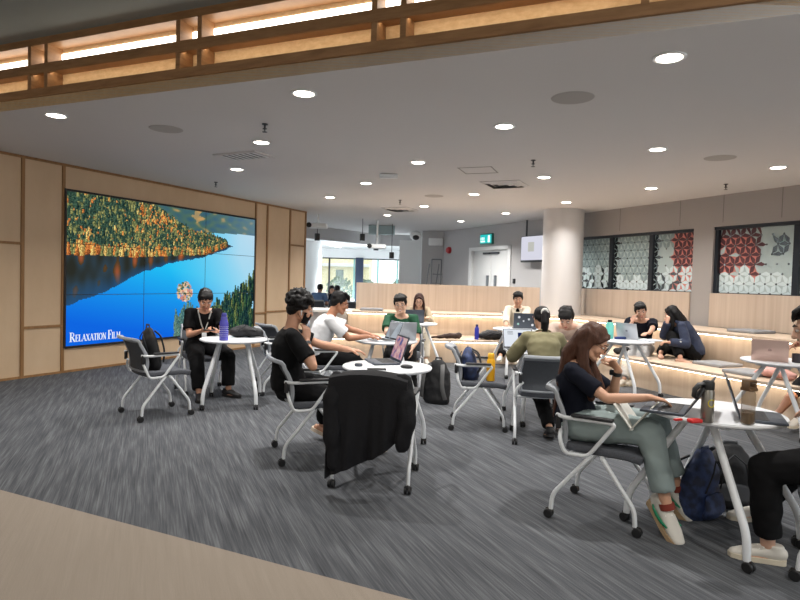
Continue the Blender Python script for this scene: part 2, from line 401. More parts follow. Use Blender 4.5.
# ------------------------------------------------------------------ windows with cut film
m_film = M('frosted film', (190, 206, 206), .7, spec=.2)
m_film2 = M('white film', (222, 236, 238), .7, spec=.2)
m_film3 = M('sea grey film', (152, 170, 172), .7, spec=.2)
m_red = M('red film', (230, 150, 138), .7, spec=.2); m_wine = M('dark wine film', (98, 66, 70), .6, spec=.2)
m_clear = M('tinted pane', (60, 72, 78), .05, alpha=.5)
def clip(poly, x0, x1, z0, z1):
    for ax, lim, sg_ in ((0, x0, 1), (0, x1, -1), (1, z0, 1), (1, z1, -1)):
        out = []
        for i, p in enumerate(poly):
            q = poly[(i + 1) % len(poly)]; dp = (p[ax] - lim) * sg_; dq = (q[ax] - lim) * sg_
            if dp >= 0: out.append(p)
            if dp * dq < 0: t = dp / (dp - dq); out.append((p[0] + (q[0] - p[0]) * t, p[1] + (q[1] - p[1]) * t))
        poly = out
        if len(poly) < 3: return []
    return poly
def film(parent, x0, x1, z0, z1, tri_fn, pet_fn, a=.172):
    """lattice of triangles with hollow leaf shapes along every edge; tri_fn/pet_fn choose a material (or None = cut away)"""
    H_ = a * math.sqrt(3) / 2; acc = {}
    def arc(p, q, sgn, n=5):
        d = (q[0] - p[0], q[1] - p[1]); nx, nz = -d[1] * sgn, d[0] * sgn
        return [(p[0] + d[0] * t + nx * .235 * math.sin(PI * t), p[1] + d[1] * t + nz * .235 * math.sin(PI * t)) for t in [.09 + .82 * i / n for i in range(n + 1)]]
    def put(mt, poly, y):
        poly = clip(poly, x0, x1, z0, z1)
        if mt is None or len(poly) < 3: return
        acc.setdefault(mt.name, (mt, MB()))[1].add([(p[0], y, p[1]) for p in poly], [tuple(range(len(poly)))])
    for j in range(-1, int((z1 - z0) / H_) + 2):
        for i in range(-2, int((x1 - x0) / a) + 3):
            o = (x0 + (i + (j % 2) * .5) * a, z0 + j * H_); r = (o[0] + a, o[1]); u = (o[0] + a / 2, o[1] + H_); ul = (o[0] - a / 2, o[1] + H_)
            for tri in ((o, r, u), (o, u, ul)):
                c = (sum(p[0] for p in tri) / 3, sum(p[1] for p in tri) / 3); poly = []
                for k in range(3): poly += arc(tri[k], tri[(k + 1) % 3], 1)
                put(tri_fn(*c), poly, .10)
            for p, q in ((o, r), (o, u), (o, ul)):
                c = ((p[0] + q[0]) / 2, (p[1] + q[1]) / 2)
                put(pet_fn(*c), arc(p, q, 1) + list(reversed(arc(p, q, -1))), .101)
    for mt, mb in acc.values(): mb.build('film', mt, parent, smooth=False, fix=False)
def hsh(x, z, k=0): return (math.sin(x * 127.1 + z * 311.7 + k) * 43758.5453) % 1
w1 = thing('window_1', None, None); w1['kind'] = S; w1.matrix_world = FR; FLIP.add(w1.name)
w2 = thing('window_2', None, None); w2['kind'] = S; w2.matrix_world = FR; FLIP.add(w2.name)
for w, s0, s1, mul in ((w1, -1.6, 1.71, (-.245, .76)), (w2, 2.09, 5.9, (3.40, 4.7))):
    wall_part('frame', m_dark, None, [(s0, s1, -.16, -.02, WZ1 - .05, WZ1), (s0, s0 + .06, -.16, -.04, WZ0, WZ1), (s1 - .02, s1, -.16, -.06, WZ0, WZ1), (s0, s1, -.16, -.06, WZ0, WZ0 + .012)], w)
    for x in mul: wall_part('mullion', m_dark, None, [(x - .045, x + .045, -.16, -.05, WZ0, WZ1 - .05)], w)
    wall_part('glass', m_clear, None, [(s0, s1, -.125, -.115, WZ0, WZ1)], w)
zt, zb = WZ1 - .05, WZ0 + .012
low = lambda x, z, h: z < WZ0 + h * (.75 + .5 * hsh(round(x / .2), 1))
edge = lambda x, a0: x < a0 + .12
film(w1, -1.5, -.29, zb, zt, lambda x, z: m_film, lambda x, z: (m_film2 if hsh(x, z) > .45 else m_clear) if low(x, z, .4) else (m_film3 if z < 2.3 else m_film3))
film(w1, -.20, .715, zb, zt, lambda x, z: m_film, lambda x, z: None if edge(x, -.2) else (m_film2 if low(x, z, .22) else m_film3))
film(w1, .805, 1.69, zb, zt, lambda x, z: m_red if x > 1.22 else m_film, lambda x, z: None if edge(x, .8) else ((m_film2 if hsh(x, z) > .3 else None) if low(x, z, .34) else (m_wine if x > 1.2 else m_film3 if z > 2.2 else m_film)))
film(w2, 2.15, 3.355, zb, zt, lambda x, z: (m_film if low(x, z, .3) else m_red) if x < 2.82 and z < zt - .1 and not (x > 2.62 and z > 2.2) else m_film,
     lambda x, z: m_film2 if low(x, z, .32) else (m_wine if x < 2.85 and z > 1.55 and (hsh(x, z) > .25 or z > 2.1) else (None if 3.05 < x < 3.25 and 1.95 < z < 2.25 else m_film)))
film(w2, 3.45, 4.6, zb, zt, lambda x, z: m_film, lambda x, z: m_film2 if low(x, z, .3) else m_film3)
# room behind the window wall
rb = wall_part('wall_back', m_white, FR, [(-3, 8, -3.2, -3.1, 0, ZC), (-3, 8, -3.1, -.22, -.05, 0), (-3.1, -3, -3.1, -.22, 0, ZC), (8, 8.1, -3.1, -.22, 0, ZC)], kind=S)
rc = wall_part('ceiling', m_white, FR, [(-3, 8, -3.1, -.22, ZC, ZC + .05)], kind=S)
for s, lb in ((3.2, 'long fluorescent tube light seen through the right window'), (-.4, 'long fluorescent tube light seen through the left window')):
    o = wall_part('tube_light', EM('tube glow', (240, 250, 255), 6.), FR, [(s - .9, s + .9, -2.05, -1.95, ZC - .08, ZC - .02)]); tag(o, lb, 'ceiling light')
# ------------------------------------------------------------------ stepped bench
def offset_line(o, d, n, k): return o + n * k
cr_low, cr_up = V(2.50, 10.55), V(3.19, 11.40)
def run_pts(corner, left): return [V(left, corner.y), corner, corner + V(.39, -.92) * 7]
def strip_prism(mb, corner, left, depth, z0, z1, inset=0.):
    """slab along the two bench runs from the front edge (set back by inset) to depth behind it"""
    d = V(.39, -.92).normalized(); n = V(.92, .39).normalized()
    def corner_at(k):   # intersection of y = cy + k and the offset right-hand run
        c = corner + n * k; t = (corner.y + k - c.y) / d.y; return c + d * t
    a = corner_at(inset); e = corner_at(depth)
    poly = [(left, corner.y + inset), (a.x, a.y), (a.x + d.x * 7, a.y + d.y * 7), (e.x + d.x * 7, e.y + d.y * 7), (e.x, e.y), (left, corner.y + depth)]
    mb.prism(poly, z0, z1)
bl = thing('bench', 'long oak bench step with glowing underside running round the lounge corner', 'bench', (cr_low.x, cr_low.y, 0))
bl_inv = Matrix.Translation((-cr_low.x, -cr_low.y, 0))
def bench_part(name, mat, args, parent, inv):
    b = MB()
    for a in args: strip_prism(b, *a)
    b.xf(inv); return b.build(name, mat, parent, smooth=False)
bench_part('seat', m_riser, [(cr_low, -1.6, .95, .385, .42, 0.)], bl, bl_inv)
bench_part('riser', m_riser, [(cr_low, -1.6, .9, 0, .384, .14)], bl, bl_inv)
bench_part('light_strip', m_ledw, [(cr_low, -1.6, .075, .370, .384, .05)], bl, bl_inv)
bu = thing('bench', 'upper oak bench ledge with glowing underside below the oak back panel', 'bench', (cr_up.x, cr_up.y, 0))
bu_inv = Matrix.Translation((-cr_up.x, -cr_up.y, 0))
bench_part('seat', m_riser, [(cr_up, -.9, .93, .80, .84, 0.)], bu, bu_inv)
bench_part('riser', m_riser, [(cr_up, -1.0, .9, .0, .799, .14)], bu, bu_inv)
bench_part('light_strip', m_ledw, [(cr_up, -1.0, .075, .785, .799, .05)], bu, bu_inv)
o = wall_part('counter', M('white counter top', (226, 224, 220), .4), Matrix.Identity(4), [(-1.76, -.92, 11.38, 12.3, .80, .84)]); tag(o, 'white counter ledge left of the oak bench behind the man in white', 'counter')
o = wall_part('low_wall', m_grey, Matrix.Identity(4), [(-1.72, -1.02, 11.5, 12.28, 0, .799)]); o['kind'] = S; o.name = 'wall_back'
# oak back panels
o = wall_part('wall_back', m_oak, Matrix.Identity(4), [(-.9, 2.86, 12.3, 12.42, .841, 1.375)], kind=S)
o = wall_part('wall_right', m_oak, FR, [(-1.02, 1.70, .004, .03, .841, 1.379)], kind=S)
o = wall_part('wall_right', m_oak, FR, [(2.09, 7.9, .004, .03, .841, 1.379)], kind=S)
# ------------------------------------------------------------------ video wall
sw = thing('video_wall', 'large video wall on the wood panelled wall showing an autumn lake', 'screen'); sw.matrix_world = FL; FLIP.add(sw.name)
X0, X1, Z0, Z1 = .885, 4.925, .375, 2.575
m_bez = M('bezel', (30, 28, 28), .4)
wall_part('bezel', m_bez, None, [(X0 - .03, X1 + .03, .0, .035, Z0 - .03, Z0), (X0 - .03, X1 + .03, .0, .035, Z1, Z1 + .03), (X0 - .03, X0, .0, .035, Z0, Z1), (X1, X1 + .03, .0, .035, Z0, Z1), (X0, X1, .0, .018, Z0, Z1)], sw)
NU, NW = 264, 144
def lerp(a, b, t): t = max(0., min(1., t)); return tuple(x + (y - x) * t for x, y in zip(a, b))
def pw(u, pts):
    for (a, b), (c, d) in zip(pts, pts[1:]):
        if u <= c: return b + (d - b) * (u - a) / (c - a)
    return pts[-1][1]
shore = [(0, .40), (.33, .385), (.5, .36), (.67, .335), (.80, .26), (.86, .23)]
ridge = [(0, -.1), (.3, -.02), (.42, .06), (.52, .14), (.6, .19), (.7, .2), (.80, .24), (.87, .27)]
refl = [(0, .74), (.17, .64), (.33, .50), (.47, .43), (.67, .365), (.86, .25)]
far_shore = [(.35, .2), (.7, .165), (.85, .15), (1, .145)]
far_ridge = [(.3, -.02), (.45, -.05), (.62, -.02), (.8, .035), (1, .045)]
grid = [[None] * NU for _ in range(NW)]
def N3(x, y, k=0.): return noise.noise(Vector((x, y, k)))
rnd = random.Random(11)
for j in range(NW):
    v = (j + .5) / NW
    for i in range(NU):
        u = (i + .5) / NU
        c = lerp((36, 196, 250), (16, 104, 230), (v - .45) * 1.9 + (.42 - u) * .6)             # lake
        c = lerp(c, (170, 222, 246), max(0, u - .42) * 2.1 - max(0, v - .35) * .6)
        c = lerp(c, (214, 226, 240), max(0, u - .78) * 3 * max(0, 1.1 - v * 2.2))
        if u < .86 and v > pw(u, ridge) and v < pw(u, refl) + .012 * N3(u * 30, v * 5):                                          # mirrored hills
            t = (v - pw(u, shore)) / max(.02, pw(u, refl) - pw(u, shore))
            n = N3(u * 26, v * 7, 3)
            c = lerp((44, 46, 40), (52, 74, 92), .5 + n) if n < .28 else lerp((70, 60, 40), (168, 88, 56), (n - .28) * 2.2)
            c = lerp(c, (38, 92, 150), (t - .55) * 1.4)
        if u > .33 and v < pw(u, far_shore):                                                    # far hills
            n = N3(u * 20, v * 26, 8)
            c = lerp((58, 96, 116), (86, 116, 92), .5 + n)
            if n > .25: c = lerp(c, (210, 160, 100), (n - .25) * 2.4)
            c = lerp(c, (122, 150, 172), (u - .66) * 1.6)
            if math.hypot((u - .615) / .035, (v - .035) / .05) < .6 + n * 1.5: c = lerp(c, (206, 160, 104), .7)
        if u < .86 and pw(u, ridge) < v < pw(u, shore):
            c = lerp((34, 58, 42), (70, 84, 48), .5 + N3(u * 14, v * 14))
        grid[j][i] = c
def spire(u, v, w, h, col, dark):
    ic, jb = u * NU, v * NW; wp, hp = w * NU, h * NW
    for j in range(int(jb - hp), int(jb) + 1):
        if not 0 <= j < NW: continue
        f = (j - (jb - hp)) / max(hp, 1); half = wp * .5 * max(f, 0.) ** .8 + .35
        for i in range(int(ic - half), int(ic + half) + 1):
            if 0 <= i < NU:
                g = .72 + .55 * rnd.random(); q = lerp(dark, col, .5 + (ic - i) / max(half, 1) * .45 + rnd.uniform(-.25, .25))
                grid[j][i] = tuple(min(255, x * g) for x in q)
trees = []
for k in range(3600):
    u = rnd.uniform(0, .83); r0, s0 = pw(u, ridge), pw(u, shore)
    if s0 - r0 < .015: continue
    v = r0 + (s0 - r0) * rnd.random() ** .9
    trees.append((v, u))
for v, u in sorted(trees):
    t = rnd.random(); near = (v - pw(u, ridge)) / max(.02, pw(u, shore) - pw(u, ridge)); warm = .05 + .16 * max(0, N3(u * 8, v * 8, 5) * 2) + (.5 if near > .93 else 0) + (.3 if .30 < u < .5 and .1 < near < .45 else 0)
    if t < warm: col, dk = rnd.choice((((244, 168, 84), (150, 78, 40)), ((226, 140, 70), (120, 62, 36)), ((240, 200, 120), (150, 104, 50))))
    elif t < warm + .3: col, dk = (150, 148, 92), (52, 70, 48)
    else: col, dk = (66, 92, 74), (16, 36, 38)
    s = .55 + .6 * (1 - u)
    spire(u, v + .01, .010 * s + .003, rnd.uniform(.035, .07) * s, col, dk)
for k in range(170):                                                                            # islet with bright trees, and its mirror image
    a = rnd.uniform(0, 2 * PI); q = rnd.random() ** .5; u = .545 + .042 * q * math.cos(a); v = .645 + .075 * q * math.sin(a)
    col = rnd.choice(((240, 170, 120), (250, 200, 160), (110, 130, 90), (216, 140, 130), (236, 226, 200), (70, 100, 80)))
    i, j = int(u * NU), int(v * NW)
    for dj in (0, 1, 2):
        for di in (0, 1, 2):
            if 0 <= j + dj < NW and rnd.random() < .8: grid[j + dj][i + di] = lerp(grid[j + dj][i + di], col, .85)
low_t = [(.54, .99), (.60, .92), (.66, .86), (.73, .80), (.8, .72), (.87, .66), (.93, .60), (1.0, .52)]
tl = []
for k in range(520):
    u = rnd.uniform(.54, 1.0); top = pw(u, low_t); tl.append((top + (1.08 - top) * rnd.random() + .07, u, 0))
for k in range(90):
    u = rnd.uniform(.50, .64); top = .80 + abs(u - .57) * 1.2; tl.append((top + (1.06 - top) * rnd.random() + .05, u, 1))
for v, u, kd in sorted(tl):
    col, dk = ((104, 138, 122), (48, 92, 104)) if kd else rnd.choice((((66, 100, 66), (14, 34, 36)), ((50, 84, 70), (12, 28, 34)), ((120, 132, 76), (24, 44, 36)), ((36, 66, 66), (10, 24, 32))))
    spire(u, v, .022, rnd.uniform(.09, .16), col, dk)
vs = []; fs = []; cols = []
for j in range(NW + 1):
    for i in range(NU + 1): vs.append((X0 + (X1 - X0) * i / NU, -.0205, Z1 - (Z1 - Z0) * j / NW))
for j in range(NW):
    for i in range(NU):
        a = j * (NU + 1) + i; fs.append((a, a + NU + 1, a + NU + 2, a + 1))
        q = L4(grid[j][i]); cols += list(q) * 4
me = bpy.data.meshes.new('picture'); me.from_pydata(vs, [], fs)
ca = me.color_attributes.new('Col', 'FLOAT_COLOR', 'CORNER'); ca.data.foreach_set('color', cols)
m = bpy.data.materials.new('lake film'); m.use_nodes = True; nt = m.node_tree; nt.nodes.remove(nt.nodes['Principled BSDF'])
e = nt.nodes.new('ShaderNodeEmission'); at_ = nt.nodes.new('ShaderNodeAttribute'); at_.attribute_name = 'Col'; e.inputs['Strength'].default_value = .95
nt.links.new(at_.outputs['Color'], e.inputs['Color']); nt.links.new(e.outputs[0], nt.nodes['Material Output'].inputs['Surface'])
link('picture', me, m, sw)
for t in (1 / 3, 2 / 3):
    x = X0 + (X1 - X0) * t; z = Z0 + (Z1 - Z0) * t
    wall_part('seam', m_bez, None, [(x - .004, x + .004, .0, .0225, Z0, Z1)], sw)
    wall_part('seam', m_bez, None, [(X0, X1, .0, .0225, z - .004, z + .004)], sw)
# title lettering: serif capitals out of thick and thin strokes
m_title = EM('title white', (236, 244, 250), 1.)
def glyph(ch, x, z, h):
    """strokes in units of the cap height; returns advance"""
    T, t = .15, .06
    def bar(x0, z0, x1, z1, w): segs.append((x0, z0, x1, z1, w))
    def ser(xc, zc, w=.2): segs.append((xc - w, zc, xc + w, zc, .05))
    segs = []; adv = .7
    if ch == 'R':
        bar(.14, 0, .14, 1, T); ser(.14, .025); ser(.14, .975); adv = .86
        arc = [(.14, .97), (.4, .97), (.56, .88), (.6, .74), (.56, .6), (.4, .5), (.14, .5)]
        for (a, b), (c, d) in zip(arc, arc[1:]): bar(a, b, c, d, .11 if a > .45 and c > .45 else t)
        bar(.36, .5, .74, 0, T); ser(.76, .025, .1)
    elif ch == 'E':
        bar(.14, 0, .14, 1, T); bar(.02, .03, .62, .03, t); bar(.02, .97, .6, .97, t); bar(.14, .52, .48, .52, t); bar(.6, 0, .64, .24, .05); bar(.58, .78, .58, 1, .05); bar(.48, .42, .48, .62, .05); adv = .72
    elif ch == 'L':
        bar(.14, 0, .14, 1, T); ser(.14, .975); bar(.02, .03, .6, .03, t); bar(.58, 0, .64, .26, .05); adv = .7
    elif ch == 'A':
        bar(.08, 0, .42, 1, t); bar(.4, 1, .74, 0, T); bar(.2, .36, .6, .36, t); ser(.08, .025, .12); ser(.74, .025, .14); adv = .86
    elif ch == 'X':
        bar(.12, 1, .7, 0, T); bar(.66, 1, .12, 0, t)
        for q in ((.14, .975), (.66, .975), (.12, .025), (.7, .025)): ser(q[0], q[1], .12)
        adv = .84
    elif ch == 'T':
        bar(.36, 0, .36, 1, T); ser(.36, .025); bar(.04, .97, .68, .97, t); bar(.05, .76, .05, 1, .05); bar(.67, .76, .67, 1, .05); adv = .76
    elif ch == 'I': bar(.16, 0, .16, 1, T); ser(.16, .025); ser(.16, .975); adv = .38
    elif ch == 'O':
        n = 16
        for k in range(n):
            a, c = 2 * PI * k / n, 2 * PI * (k + 1) / n
            bar(.42 + .36 * math.cos(a), .5 + .48 * math.sin(a), .42 + .36 * math.cos(c), .5 + .48 * math.sin(c), .06 + .09 * abs(math.cos((a + c) / 2)))
        adv = .88
    elif ch == 'N': bar(.12, 0, .12, 1, t); bar(.1, 1, .68, 0, T); bar(.68, 0, .68, 1, t); ser(.12, .025, .12); ser(.1, .975, .12); ser(.68, .975, .12); adv = .86
    elif ch == 'F': bar(.14, 0, .14, 1, T); ser(.14, .025); bar(.02, .97, .6, .97, t); bar(.14, .52, .46, .52, t); bar(.6, .74, .6, 1, .05); bar(.46, .42, .46, .62, .05); adv = .66
    elif ch == 'M': bar(.12, 0, .14, 1, t); bar(.14, 1, .46, .04, T); bar(.46, .04, .78, 1, t); bar(.8, 0, .8, 1, T); ser(.12, .025, .12); ser(.8, .025, .14); ser(.12, .975, .1); ser(.82, .975, .1); adv = 1.0
    else: return .3 * h
    b = MB()
    for x0, z0, x1, z1, w in segs:
        L = math.hypot((x1 - x0) * .74, z1 - z0); a = math.atan2(z1 - z0, (x1 - x0) * .74)
        b.box((x + (x0 + x1) / 2 * h * .74, -.0225, z + (z0 + z1) / 2 * h), (L * h, .001, w * h), Matrix.Rotation(-a, 3, 'Y'))
    b.build('letter', m_title, sw, smooth=False)
    return adv * h * .74
x = X0 + .07
for ch in 'RELAXATION FILM':
    big = ch in 'RF'; x += glyph(ch, x, Z0 + .055, .135 if big else .10)
# ------------------------------------------------------------------ ceiling fixtures
def lamp(name, loc, power, size=.14, col=(1, .97, .93), parent=None, spread=2.4):
    d = bpy.data.lights.new(name, 'AREA'); d.shape = 'DISK'; d.size = size; d.energy = power; d.color = col; d.spread = spread
    o = bpy.data.objects.new(name, d); COL.objects.link(o); o.location = loc
    if parent: o.parent = parent
    return o
ring = MB(); ring.lathe([(.105, 0), (.105, -.008), (.09, -.012), (.078, -.006), (.078, 0)], 28)
lens = MB(); lens.lathe([(.0, -.001), (.078, -.001), (.078, -.009), (0, -.0095)], 28)
P_DOWN = 30.
DL = [(-3.37, 5.85, 'far left, above the left end of the screen wall'), (-.83, 4.94, 'close to the fascia left of centre'), (1.71, 3.96, 'nearest the camera at upper right, largest of all'),
      (.95, 5.79, 'between the flush round speaker and the square vent'), (-1.60, 6.77, 'just right of the slatted vent'), (-2.35, 8.52, 'just below the slatted vent, before the video wall'),
      (.18, 7.66, 'in mid ceiling above the man in green'), (-.58, 9.43, 'left of the small white detector'), (2.75, 6.57, 'in the right half left of the round speaker'),
      (1.97, 8.47, 'right of the square ceiling vent'), (3.76, 9.15, 'in front of the left window band'), (4.55, 7.35, 'at the far right by the right window'),
      (-1.35, 11.17, 'beside the end of the screen wall'), (.43, 12.12, 'next to the small far round speaker'), (-.35, 13.99, 'in the far left row by the far vent'),
      (1.45, 14.90, 'deepest of all, near the grey door wall'), (1.21, 10.29, 'in mid ceiling above the bench'), (2.97, 10.96, 'directly in front of the round column'), (2.22, 12.94, 'between the column and the green exit sign')]
root0 = None
for i, (x, y, w) in enumerate(DL):
    lb = 'round white recessed ceiling downlight ' + w
    if root0 is None:
        root0 = thing('downlight', lb, 'ceiling light', (x, y, ZC), 0, 'recessed downlights'); ring.build('trim_ring', m_white, root0); lens.build('lens', m_lamp, root0)
        r = root0
    else: r = copy_tree(root0, (x, y, ZC), label=lb)
for x, y, w in DL: lamp('lamp', (x, y, ZC - .03), P_DOWN * (2. if y > 12.5 else 1.))
m_spk = M('speaker grille', (172, 168, 164), .8)
b = MB(); b.lathe([(0, -.006), (.15, -.006), (.165, -.004), (.17, 0), (.0, 0)], 32)
for x, y, w in ((-2.48, 6.29, 'left of the slatted air vent'), (1.34, 4.87, 'in mid ceiling near the fascia'), (3.62, 6.93, 'on the right, toward the right window'), (.55, 10.66, 'far back above the bench')):
    o = b.build('ceiling_speaker', m_spk, loc=(x, y, ZC)); tag(o, 'flush round grey ceiling speaker ' + w, 'speaker', 'ceiling speakers')
# slatted vent
vt = thing('air_vent', 'white rectangular ceiling vent with dark slats near the screen wall', 'vent', (-2.0, 7.55, ZC), rad(-26))
b = MB()
for c, s in (((0, .17, -.008), (.66, .05, .016)), ((0, -.17, -.008), (.66, .05, .016)), ((.31, 0, -.008), (.05, .34, .016)), ((-.31, 0, -.008), (.05, .34, .016))): b.box(c, s)
b.build('frame', m_ceil, vt, smooth=False)
b = MB(); b.box((0, 0, -.002), (.58, .3, .004)); b.build('backing', m_black, vt, smooth=False)
for k in range(7): b = MB(); b.box((-.255 + k * .085, 0, -.014), (.034, .3, .006)); b.build('slat', m_white, vt, smooth=False)
for x, y, lb in ((1.54, 9.16, 'square white diffuser vent in the ceiling left of the column'), (-.05, 12.75, 'square diffuser vent far back in the ceiling')):
    vt = thing('air_vent', lb, 'vent', (x, y, ZC), rad(-26))
    b = MB()
    for q in range(3):
        r0 = .3 - q * .09
        for k in range(4):
            R = Matrix.Rotation(k * PI / 2, 4, 'Z'); t = MB()
            t.add([(-r0, -r0, -.004), (r0, -r0, -.004), (r0 - .06, -r0 + .06, -.028), (-r0 + .06, -r0 + .06, -.028)], [(0, 1, 2, 3)]); b.merge(t, R)
    b.build('louvre', m_ceil, vt, smooth=False, fix=False)
    b = MB(); b.box((0, 0, -.002), (.6, .6, .004)); b.build('backing', m_black, vt, smooth=False)
b = MB()
for c, s in (((0, .22, -.003), (.46, .012, .005)), ((0, -.22, -.003), (.46, .012, .005)), ((.22, 0, -.003), (.012, .46, .005)), ((-.22, 0, -.003), (.012, .46, .005))): b.box(c, s)
o = b.build('access_panel', M('panel joint', (150, 147, 143), .8), loc=(1.0, 8.1, ZC), rotz=rad(-20)); tag(o, 'square access panel outline in the ceiling', 'panel')
o = MB().box((0, 0, -.03), (.26, .12, .055), bev=.012).build('detector', m_white, loc=(-.21, 8.6, ZC)); tag(o, 'small white box detector on the ceiling centre', 'detector')
b = MB(); b.lathe([(.03, 0), (.03, -.008), (.009, -.01), (.009, -.04), (.022, -.045), (.022, -.05), (.006, -.052), (.004, -.075), (.026, -.078), (.026, -.081), (0, -.082)], 14)
for x, y, lb in ((-1.38, 5.97, 'above the slatted vent'), (-3.03, 9.76, 'by the top of the video wall'), (1.57, 7.34, 'in mid ceiling right of the access panel'), (4.61, 8.63, 'at right above the right window'), (-.05, 11.32, 'far back left of centre')):
    o = b.build('sprinkler', m_dark, loc=(x, y, ZC)); tag(o, 'small dark fire sprinkler head ' + lb, 'sprinkler', 'sprinkler heads')
o = MB().box((0, 0, 0), (.42, .1, .22), bev=.02).build('emergency_light', m_white, loc=(1.02, 18.04, 2.62)); tag(o, 'white emergency light box high on the grey back wall', 'emergency light')
# far hall: pendants, projectors, lights
b = MB(); b.lathe([(0, 0), (.065, 0), (.065, .17), (.0, .17)], 16); t = MB(); t.lathe([(.008, .3), (.008, .6)], 6)
for px, y, zc_, lb in ((-2.05, 14.6, 2.35, 'leftmost of the black pendant lights in the far hall'), (-.98, 15.0, 2.4, 'second black pendant light in the far hall, highest up'), (-.66, 15.6, 2.2, 'third black pendant light in the far hall'), (-.26, 16.2, 2.02, 'rightmost and lowest black pendant light in the far hall')):
    r = thing('pendant_light', lb, 'pendant light', (px, y, zc_), 0, 'pendants in the far hall'); b.build('shade', m_black, r)
    t2 = MB(); t2.tube([(0, 0, .17), (0, 0, ZC - zc_)], .008, 6); t2.build('stem', m_black, r)
def projector(x, y, z, lb):
    r = thing('projector', lb, 'projector', (x, y, z))
    MB().box((0, 0, 0), (.46, .3, .11), bev=.03).build('body', m_white, r)
    a = MB(); a.lathe([(.06, 0), (.06, .05), (0, .05)], 16, Matrix.Translation((-.18, -.18, 0)) @ Matrix.Rotation(rad(90), 4, 'X')); a.build('lens', m_black, r)
    a = MB(); a.tube([(0, 0, .06), (0, 0, ZC - z)], .025, 8); a.build('pole', m_white, r)
projector(-2.0, 14.3, 2.68, 'white ceiling projector just right of the screen wall end')
projector(-.62, 15.2, 2.28, 'white projector hanging among the black pendants in the far hall')
dc = thing('camera_dome', 'white dome camera with a dark eye on the bulkhead left of the grey wall', 'camera', (.40, 17.15, 2.72))
a = MB(); a.ell((0, 0, 0), (.17, .17, .14)); a.build('housing', m_white, dc); a = MB(); a.ell((0, -.1, -.05), (.1, .1, .08)); a.build('eye', m_black, dc)
o = wall_part('air_vent', M('return grille', (150, 168, 170), .6), Matrix.Identity(4), [(-.92, -.2, 16.6, 16.95, 2.70, 2.94)]); tag(o, 'grey blue air unit under the ceiling in the far hall', 'vent')
for x, y, lb in ((-3.0, 22.0, 'leftmost'), (-2.45, 21.3, 'second from left'), (-1.35, 22.4, 'third from left'), (-.85, 21.4, 'rightmost')):
    r = copy_tree(root0, (x, y, 2.72), label='round downlight in the far bright hall ceiling, ' + lb, group='far hall downlights')
    lamp('lamp', (x, y, 2.69), 260., col=(.95, 1, 1))
for x, y, lb in ((-2.6, 23.2, 'left slanting line light in the far hall ceiling'), (-.9, 22.6, 'right slanting line light in the far hall ceiling')):
    o = MB().box((0, 0, -.01), (.12, 1.6, .02)).build('line_light', EM('line light', (240, 255, 255), 5.), smooth=False, loc=(x, y, 2.70), rotz=rad(-10)); tag(o, lb, 'ceiling light')
    lamp('lamp', (x, y, 2.66), 320., .5, (.95, 1, 1))
for s in (-.4, 3.2):                                                                        # the tubes of the room behind the windows
    p = FR @ V(s, 2.0, ZC - .12); lamp('lamp', p, 30., 1.2, (.93, .98, 1.), spread=PI)
for x, y in ((-4, 1.5), (0, 0), (4, -1.5), (-1.5, -2.5), (-5.5, -1), (2.5, 1.2)):           # corridor lights, behind the camera
    lamp('lamp', (x, y, 3.54), 48., .3, (1, .95, .88), spread=PI)
# ------------------------------------------------------------------ world and camera
w = bpy.data.worlds.new('sky'); scene.world = w; w.use_nodes = True
w.node_tree.nodes['Background'].inputs[0].default_value = (.93, .97, 1, 1); w.node_tree.nodes['Background'].inputs[1].default_value = 2.2
cam = bpy.data.cameras.new('camera'); co = bpy.data.objects.new('camera', cam); COL.objects.link(co); scene.camera = co
cam.sensor_fit = 'HORIZONTAL'; cam.sensor_width = 36; cam.lens = 36 * 600 / 800; cam.clip_start = .05; cam.clip_end = 200
co.matrix_world = Matrix.Translation((0, 0, 1.45)) @ Matrix.Rotation(rad(90) - math.atan(20 / 600), 4, 'X') @ Matrix.Rotation(rad(1.6), 4, 'Z')
vs_ = scene.view_settings; vs_.view_transform = 'Standard'; vs_.look = 'None'; vs_.gamma = 1; vs_.use_curve_mapping = False; vs_.exposure = 0.
scene.display_settings.display_device = 'sRGB'
# ------------------------------------------------------------------ nesting chair
m_tube = M('white powder coat', (216, 219, 222), .35)
m_seat = M('charcoal seat fabric', (62, 64, 70), .85, var=(140, .25), rgb2=(84, 87, 94), bump=(220, .2))
m_back = M('grey mesh back', (60, 63, 69), .75, var=(160, .2), rgb2=(76, 80, 86), bump=(260, .3))
m_shell = M('light grey back frame', (150, 154, 160), .45)
m_arm = M('black arm pad', (30, 30, 33), .5)
m_castor = M('black castor', (20, 20, 22), .5)
def back_pt(u, v):
    """chair back surface: u -1..1 across, v 0..1 up, top lip rolled backwards"""
    w = .215 + .02 * math.sin(PI * min(v, .9)) - .012 * v
    y = -.205 - .075 * v + .03 * math.sin(PI * min(v / .8, 1)) - .030 * (1 - u * u)
    z = .475 + .34 * v
    if v > .86: q = (v - .86) / .14; y -= .055 * q * q; z -= .012 * q * q
    return V(u * w, y, z)
def castor(mb, x, y):
    R = Matrix.Rotation(rad(90), 4, 'Y')
    for s in (-.014, .014):
        w = MB(); w.lathe([(.012, -.010), (.024, -.010), (.028, -.006), (.028, .006), (.024, .010), (.012, .010)], 16, Matrix.Translation((x + s, y, .028)) @ R); mb.merge(w)
    mb.box((x, y, .046), (.018, .04, .03), bev=.006)
